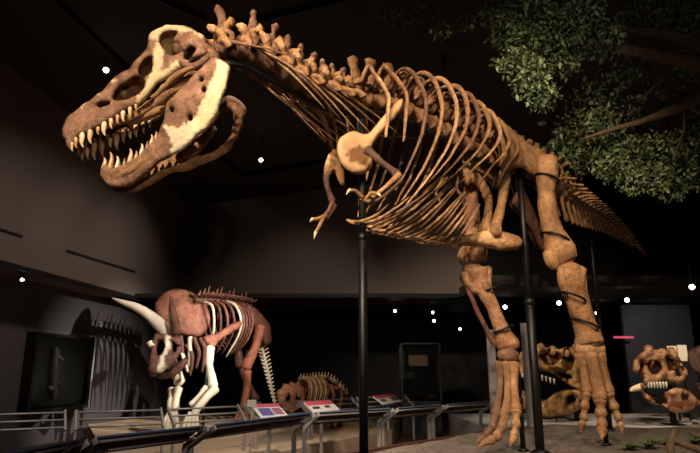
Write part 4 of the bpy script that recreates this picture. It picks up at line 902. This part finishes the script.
skull_thing('horned_skull', 'tan and brown fossil skull on a black stand right of the rear foot', 'skull', None,
    [(632, 367), (637, 356), (648, 349.5), (661, 350), (674, 352), (682, 362), (686, 374), (683, 383), (674, 384), (664, 381), (652, 384), (643, 383), (641, 373), (635, 374)],
    [[(648, 364), (654, 361), (660, 363), (661, 369), (656, 374), (650, 373)], [(667, 357), (671, 357), (673, 365), (670, 371), (667, 366)], [(675, 362), (679, 364), (682, 374), (678, 377), (675, 371)], [(640, 362), (643, 361), (643, 367), (640, 369)]],
    [(641, 387), (648, 395), (658, 397), (668, 391), (680, 388), (693, 394), (699, 404), (690, 411), (676, 413), (662, 406), (650, 403), (642, 396)],
    [[(682, 394), (688, 396), (688, 401), (682, 401)], [(654, 398.5), (664, 397), (667, 403), (658, 403)]], 10.4, .75, OC, YC,
    [(648+3*k, 382, .11) for k in range(7)], (669, 385), [(648, 352, .07), (672, 354, .07), (684, 374, .06)])
p = P(636, 388, 10.4); mb = MB(); mb.tube([T(646, 384, 10.6, 3), T(640, 387, 10.5, 3.4), T(633, 389, 10.4, 2.6), T(630, 391, 10.35, .8)], hexc('#ead0a6'), n=8)
o = mb.build('beak_bone', SMOOTHBONE, bpy.data.objects['horned_skull']); o['label'] = 'pale pointed beak bone'
skull_thing('long_skull', 'long ochre fossil skull with lower jaw seen between the two hind legs', 'skull', None,
    [(513, 366), (520, 352), (536, 346), (556, 349), (574, 347), (583, 352), (584, 372), (584, 388), (576, 389), (562, 380), (548, 372), (536, 368), (524, 374), (516, 377)],
    [[(540, 354), (550, 352), (560, 354), (559, 362), (549, 365), (542, 361)], [(564, 353), (570, 352), (574, 360), (571, 370), (564, 366)], [(552, 368), (560, 369), (566, 373), (572, 378), (566, 379), (557, 374)], [(524, 362), (530, 357), (535, 359), (531, 364)]],
    [(516, 392), (528, 396), (542, 402), (556, 393), (570, 390), (582, 391), (584, 402), (578, 411), (562, 416), (545, 417), (528, 412), (517, 404)],
    [[(566, 398), (573, 395), (576, 401), (569, 406)]], 11.3, .8, hexc('#c09a62'), hexc('#80592f'), [(522+4*k, 373+(k-3)*(k > 3)*1.2, .1) for k in range(9)], (575, 392), [(540, 349, .07), (576, 350, .07), (582, 372, .06)])
p = P(519, 420, 11.6); o = bpy.data.objects['long_skull']
for px in (532, 556): 
    q = P(px, 413, 11.4); mb = MB(); mb.tube([V(q[0], q[1], .53, .012), V(q[0], q[1], q[2]+.02, .012)], (0, 0, 0), n=6, sub=1); mb.build('stand', STEEL, o)
skull_thing('dark_skull', 'dark brown fossil skull cut off by the right picture edge', 'skull', None,
    [(688, 352), (696, 346), (708, 345), (722, 350), (730, 362), (728, 376), (716, 380), (704, 378), (694, 372), (688, 364)], [[(702, 357), (709, 355), (712, 364), (704, 367)]],
    [(698, 384), (712, 384), (728, 382), (736, 392), (728, 402), (712, 402), (700, 396)], [], 11.4, .6, hexc('#5a3d2c'), hexc('#3a271c'), [], (718, 380))
for i, (x0, x1, y0, y1) in enumerate(((668, 676, 346, 356), (679, 686, 345, 361))):
    a, b = P(x0, y1, 11.6), P(x1, y0, 11.6); mb = MB(); mb.box(((a[0]+b[0])/2, 11.6, (a[2]+b[2])/2), (b[0]-a[0], .02, b[2]-a[2]), hexc('#dccbb4')); mb.box(((a[0]+b[0])/2, 11.63, (.53+a[2])/2), (.03, .03, a[2]-.53), hexc('#15130f'))
    tag(mb.build('label_board', PAINT, None, smooth=False, root=((a[0]+b[0])/2, 11.6, .53)), ['smaller cream board behind the tan fossil skull', 'taller cream board behind the tan fossil skull, right of the smaller one'][i], 'label board')
# grey lit partition and red sign in the far hall
a, b = P(632, 400, 15.8), P(687, 288, 15.8); mb = MB(); mb.box(((a[0]+b[0])/2, 15.9, ZS/2), (b[0]-a[0], .15, ZS), (1, 1, 1)); struct(mb.build('wall_partition', DARKWALL, smooth=False))
a = P(614, 338.4, 15.5); b = P(633, 336.2, 15.5); rs_ = thing('strip_sign', 'thin glowing red strip sign in the dark far hall', 'sign', ((a[0]+b[0])/2, 15.5, ZS))
mb = MB(); mb.box(((a[0]+b[0])/2, 15.5, (a[2]+b[2])/2), (b[0]-a[0], .05, b[2]-a[2]), (1, 1, 1)); o = mb.build('lit_strip', REDLIT, rs_, smooth=False); o['label'] = 'glowing red strip'
mb = MB(); mb.box(((a[0]+b[0])/2, 15.5, (ZS+b[2])/2), (.014, .014, ZS-b[2]), (0, 0, 0)); mb.build('hanger', STEEL, rs_, smooth=False)

# ------------------------------------------------------------------ ceiling tracks, spotlights, detector
def track(a, b, z, label, ca=None):
    p, q = PZ(*a, z), PZ(*b, z); d = nrm(q-p); n = V(d[1], -d[0], 0); mb = MB(); mb.quadbox(p-n*.03, q-n*.03, q+n*.03, p+n*.03, ZC-z, UP, hexc('#0b0a0a'))
    tag(mb.build('light_track', PAINT, None, smooth=False, root=(p+q)/2), label, 'light track')
track((45, -6), (128, 72), 6.4, 'black ceiling track carrying the spotlight above the snout')
track((140, -6), (205, 22), 6.4, 'black ceiling track above the top of the skull')
track((225, 32), (372, -4), 6.4, 'long black ceiling track slanting above the neck')
track((190, 132), (242, 176), 6.4, 'black ceiling track behind the lower jaw')
track((244, 176), (335, 162), 6.4, 'black ceiling track running along the back wall')
def spotlamp(px, py, z, ceil_z, label, aim=None, group='ceiling spotlights', r=.06):
    p = PZ(px, py, z); t = thing('spotlight', label, 'spotlight', V(p[0], p[1], ceil_z), group)
    d = nrm((np.array(aim) if aim is not None else V(CAM[0], CAM[1], 1.0))-p)
    mb = MB(); mb.tube([V(*(p-d*.16), r*.6), V(*(p-d*.1), r), V(*p, r*1.1)], hexc('#141210'), n=14, sub=1); mb.build('housing', STEEL, t)
    mb = MB(); mb.tube([V(*(p+d*r*.4), r*.85), V(*(p+d*r*.62), r*.85)], (1, 1, 1), n=14, sub=1); o = mb.build('lens', LAMP, t); o['label'] = 'glowing lens'
    mb = MB(); k = p-d*.1; mb.tube([V(*(k+UP*(r*1.1)), .012), V(k[0], k[1], ceil_z, .012)], hexc('#141210'), n=8, sub=1); mb.box((k[0], k[1], ceil_z-.02), (.12, .05, .04), hexc('#141210')); mb.build('mount', STEEL, t)
    mb = MB()
    for s_ in (-1, 1):
        sd = nrm(np.cross(d, UP))*s_; c_ = p+sd*r*1.0+d*.05; mb.box(c_, (.008, r*1.6, .12), hexc('#1a1714'), (sd, UP, d))
    mb.build('shutter', STEEL, t)
cl = [(106, 70, 'spotlight on the ceiling track above the snout'), (138, 88, 'spotlight seen through the opening of the skull'), (261, 160, 'small spotlight hanging right of the lower jaw'), (289, 91, 'spotlight seen below the neck bones'), (376, 112, 'spotlight seen above the shoulder blade')]
for x, y, l in cl: spotlamp(x, y, 6.1 if y < 120 else 5.9, ZC, l, r=.05)
hl = [(395, 311, 'leftmost spotlight of the dark hall under the back wall'), (433, 312.5, 'upper spotlight of the pair above the far cabinet'), (434, 321, 'lower spotlight of the pair above the far cabinet'), (460, 329, 'low spotlight between the cabinet and the forward leg'),
      (505, 307, 'spotlight between the forward shin and the middle pole'), (559, 303, 'spotlight left of the rear shin bone'), (597, 313, 'small spotlight right of the rear shin bone'), (627, 300, 'spotlight above the red strip sign'), (692, 287, 'spotlight high at the right picture edge')]
for x, y, l in hl: spotlamp(x, y, 2.95 if y < 316 else 2.7, ZC if x > 690 else ZS, l, r=.055 if x > 500 else .042)
p = HIT(22, 279, wl0-wln*.2, wln); t_ = spotlamp(22, 279, p[2], ZS, 'small spotlight under the soffit at the left picture edge', aim=(-4, 8, 0), r=.035)
p = PZ(542, 124, ZC-.03); mb = MB(); mb.tube([V(p[0], p[1], ZC-.05, .05), V(p[0], p[1], ZC-.03, .09), V(p[0], p[1], ZC-.001, .09)], hexc('#c8c2b8'), n=18, sub=1)
tag(mb.build('smoke_detector', PAINT, None, root=(p[0], p[1], ZC-.02)), 'small white round detector on the dark ceiling beside the leaves', 'smoke detector')
# hanging duct pole behind the tree
p = P(441, -4, 8.6); mb = MB(); q = P(446, 72, 8.6); mb.tube([V(p[0], p[1], ZC, .035), V(p[0], p[1], q[2], .035)], (0, 0, 0), n=10, sub=1); tag(mb.build('drop_rod', STEEL, None, root=(p[0], p[1], ZC)), 'dark rod hanging from the ceiling above the rib cage', 'rod')

# ------------------------------------------------------------------ tree
tb = V(5.6, 7.2, soil_z(5.6, 7.2)); tree = thing('fig_tree', 'large leafy tree spreading its boughs over the hips and tail from the right', 'tree', tb)
mb = MB(); mb.tube([V(*tb, .34), V(5.55, 7.25, 1.6, .27), V(5.5, 7.2, 3.2, .24), V(5.45, 7.15, 4.6, .2), V(5.3, 7.1, 6.2, .12)], (1, 1, 1), n=12); mb.build('trunk', BARK, tree, rough=.03, freq=4)
TRK = lambda z: V(np.interp(z, [.5, 3.2, 6.2], [5.6, 5.5, 5.3]), 7.17, z)
def branch(px, z0, rs):
    mb = MB(); pts = [V(*TRK(z0), .14)]+[T(x, y, Y, r) for (x, y, Y), r in zip(px, rs)]; mb.tube(pts, (1, 1, 1), n=9, sub=4); mb.build('branch', BARK, tree, rough=.012, freq=5)
branch([(715, 97, 7.1), (690, 103, 7.0), (665, 113, 6.95), (640, 122, 6.95), (610, 130, 7), (580, 140, 7.2)], 4.0, [7, 6, 4.5, 3, 2, 1])
branch([(712, 46, 7.1), (690, 40, 7.0), (665, 33, 6.9), (640, 30, 6.9), (610, 28, 6.8), (570, 34, 6.6), (535, 60, 6.5)], 4.9, [8, 7, 5, 4, 3, 2.2, 1.2])
branch([(690, 38, 7.0), (682, 20, 6.9), (690, -5, 6.8)], 5.2, [3.5, 3, 2.5])
branch([(684, 50, 7.0), (670, 68, 6.9), (655, 86, 6.85), (640, 100, 6.9)], 4.9, [1.6, 1.5, 1.2, .7])
branch([(690, 108, 7.0), (684, 130, 6.95), (672, 160, 6.9)], 4.2, [1.4, 1.1, .6])
branch([(560, 36, 6.6), (520, 25, 6.6), (470, 16, 6.8), (410, 8, 7.0)], 5.4, [2.5, 2, 1.3, .6])
branch([(700, 150, 7.6), (660, 165, 7.7), (610, 168, 7.8), (570, 155, 7.9)], 3.9, [3, 2.4, 1.6, .8])
CL = [(528, 40, 22, 6.4, 320), (512, 62, 17, 6.4, 240), (532, 72, 20, 6.4, 340), (541, 96, 17, 6.4, 280), (530, 85, 18, 6.45, 260), (505, 30, 20, 6.6, 230), (558, 32, 26, 6.4, 380), (580, 15, 26, 6.4, 320), (562, 60, 20, 6.6, 200), (600, 40, 24, 6.6, 240),
      (535, 10, 24, 6.5, 300), (495, 8, 20, 6.7, 160), (465, 20, 13, 6.8, 60), (442, 30, 12, 6.8, 60), (425, 10, 14, 6.9, 90), (395, 8, 16, 7.0, 110), (410, 22, 10, 7.0, 40),
      (612, 75, 28, 7.3, 110), (640, 60, 28, 7.4, 80), (670, 75, 26, 7.5, 70), (695, 70, 24, 7.5, 60), (590, 100, 24, 7.3, 110), (620, 110, 26, 7.4, 110), (650, 105, 24, 7.5, 80), (640, 15, 26, 6.9, 200), (680, 12, 26, 6.9, 200), (705, 30, 20, 6.9, 120),
      (575, 130, 22, 7.7, 220), (556, 150, 14, 7.9, 160), (580, 160, 20, 7.8, 240), (600, 145, 22, 7.5, 260), (612, 165, 20, 7.3, 280), (632, 180, 16, 7.3, 220), (630, 150, 22, 7.3, 260), (655, 150, 24, 7.3, 260), (655, 178, 20, 7.3, 240), (685, 145, 24, 7.3, 240), (690, 172, 22, 7.4, 220), (706, 120, 20, 7.3, 150), (672, 188, 14, 7.4, 120), (600, 122, 18, 7.2, 160)]
vs, fs, cs = [], [], []
G = [hexc('#5a663c'), hexc('#6a7348'), hexc('#47542f'), hexc('#858a62'), hexc('#3d4a2c')]
for (px, py, r, Y, n) in CL:
    c = P(px, py, Y); w = depth(c)/FPX; rm = r*w
    for _ in range(int(n*1.35)):
        d = RNG.normal(size=3); d /= np.linalg.norm(d); p = c+d*rm*RNG.uniform(.25, 1.05)**.6*V(1, 1.0, .85)
        if p[2] > ZC-.06: continue
        ax = nrm(RNG.normal(size=3)+V(0, 0, -.7)); nn = nrm(RNG.normal(size=3)+V(0, -.3, .7)); b = nrm(np.cross(nn, ax)); nn = np.cross(ax, b)
        l = RNG.uniform(.05, .095); wd = l*.26; i = len(vs)
        vs += [p, p+ax*l*.35+b*wd-nn*.008, p+ax*l*.4+nn*.006, p+ax*l*.35-b*wd-nn*.008, p+ax*l*.75+b*wd*.6-nn*.012, p+ax*l*.75-b*wd*.6-nn*.012, p+ax*l-nn*.02]
        fs += [[i, i+1, i+2], [i, i+2, i+3], [i+1, i+4, i+2], [i+2, i+5, i+3], [i+2, i+4, i+6], [i+2, i+6, i+5]]
        cs += [G[RNG.integers(5)]]*7
mb = MB(); mb.add(vs, fs, np.array(cs)); o = mb.build('foliage', LEAF, tree); o['kind'] = 'stuff'

# ------------------------------------------------------------------ ground plants, roots, litter
def plant(px, py, Y, h, n, label):
    p = P(px, py, Y); p[2] = soil_z(p[0], p[1]); t = thing('fern_plant', label, 'plant', p, 'small plants on the soil bed'); mb = MB(); rs = np.random.default_rng(int(px))
    for k in range(n):
        a = 2*math.pi*k/n+rs.uniform(-.3, .3); d = V(math.cos(a), math.sin(a), 0); L_ = h*rs.uniform(.6, 1.1)
        pts = [V(*p, .006), V(*(p+d*L_*.35+UP*L_*.5), .005), V(*(p+d*L_*.9+UP*L_*.55), .002)]; mb.tube(pts, hexc('#5c6a3a'), n=5, sub=4)
        q_ = spline([x[:3] for x in pts], 6)
        for j in range(2, len(q_)):
            for s_ in (-1, 1):
                sd = np.cross(d, UP)*s_; l = .05*(1-j/len(q_)*.5); a_ = q_[j]; i = 0
                mb.add([a_, a_+sd*l*.5+d*.012, a_+sd*l+UP*-.01, a_+sd*l*.5-d*.012], [[0, 1, 2], [0, 2, 3]], hexc(['#59643e', '#465232'][j % 2]))
    mb.build('fronds', LEAF, t)
plant(630, 438, 6.9, .15, 9, 'small green plant on the soil just right of the rear foot')
plant(648, 436, 7.0, .19, 11, 'larger green plant left of the root, second from the rear foot')
plant(667, 433, 7.25, .15, 9, 'green plant behind the upright root stub')
plant(694, 430, 7.4, .16, 9, 'green plant at the right picture edge on the soil')
def rootobj(pts, label, cat='root'):
    w_ = [T(*p) for p in pts]; z = [soil_z(p[0], p[1]) for p in w_]
    for p, zz in zip(w_, z):
        if p[2] < zz+p[3]*.4: p[2] = zz+p[3]*.4
    mb = MB(); mb.tube(w_, (1, 1, 1), n=9, sub=4); tag(mb.build('tree_root', BARK, None, rough=.015, freq=8, root=(w_[0][0], w_[0][1], z[0])), label, cat)
rootobj([(671, 456, 6.2, 4.5), (670, 446, 6.25, 4), (672, 437, 6.3, 3), (674, 430, 6.35, 2)], 'upright brown root stub at the right foreground')
rootobj([(672, 440, 6.3, 3), (684, 444, 6.2, 3), (700, 450, 6.1, 3.5), (720, 455, 6.0, 4)], 'brown root running right from the root stub to the picture edge')
rootobj([(690, 432, 7.2, 2), (698, 436, 7.1, 2.4), (712, 434, 7.0, 2.6)], 'dark curved root by the plant at the right edge')
lf = MB(); rs = np.random.default_rng(3)
for k in range(900):
    x, y = rs.uniform(-.6, 6), rs.uniform(4.2, 8)
    if not inside(soil_poly, np.array([[x, y]]))[0]: continue
    z = soil_z(x, y)+.012; a = rs.uniform(0, 6.28); l = rs.uniform(.015, .045); d = V(math.cos(a)*l, math.sin(a)*l, 0); e = V(-d[1], d[0], 0)*.4
    lf.add([V(x, y, z), V(x, y, z)+d*.5+e+UP*.006, V(x, y, z)+d+UP*.003, V(x, y, z)+d*.5-e], [[0, 1, 2], [0, 2, 3]], hexc(['#6b5540', '#4a3a2c', '#7d6a4e', '#565038'][k % 4]))
tag(lf.build('leaf_litter', PAINT, None, root=(2, 6, ZSOIL)), 'dry brown leaf litter scattered over the soil bed', 'leaf litter', kind='stuff')
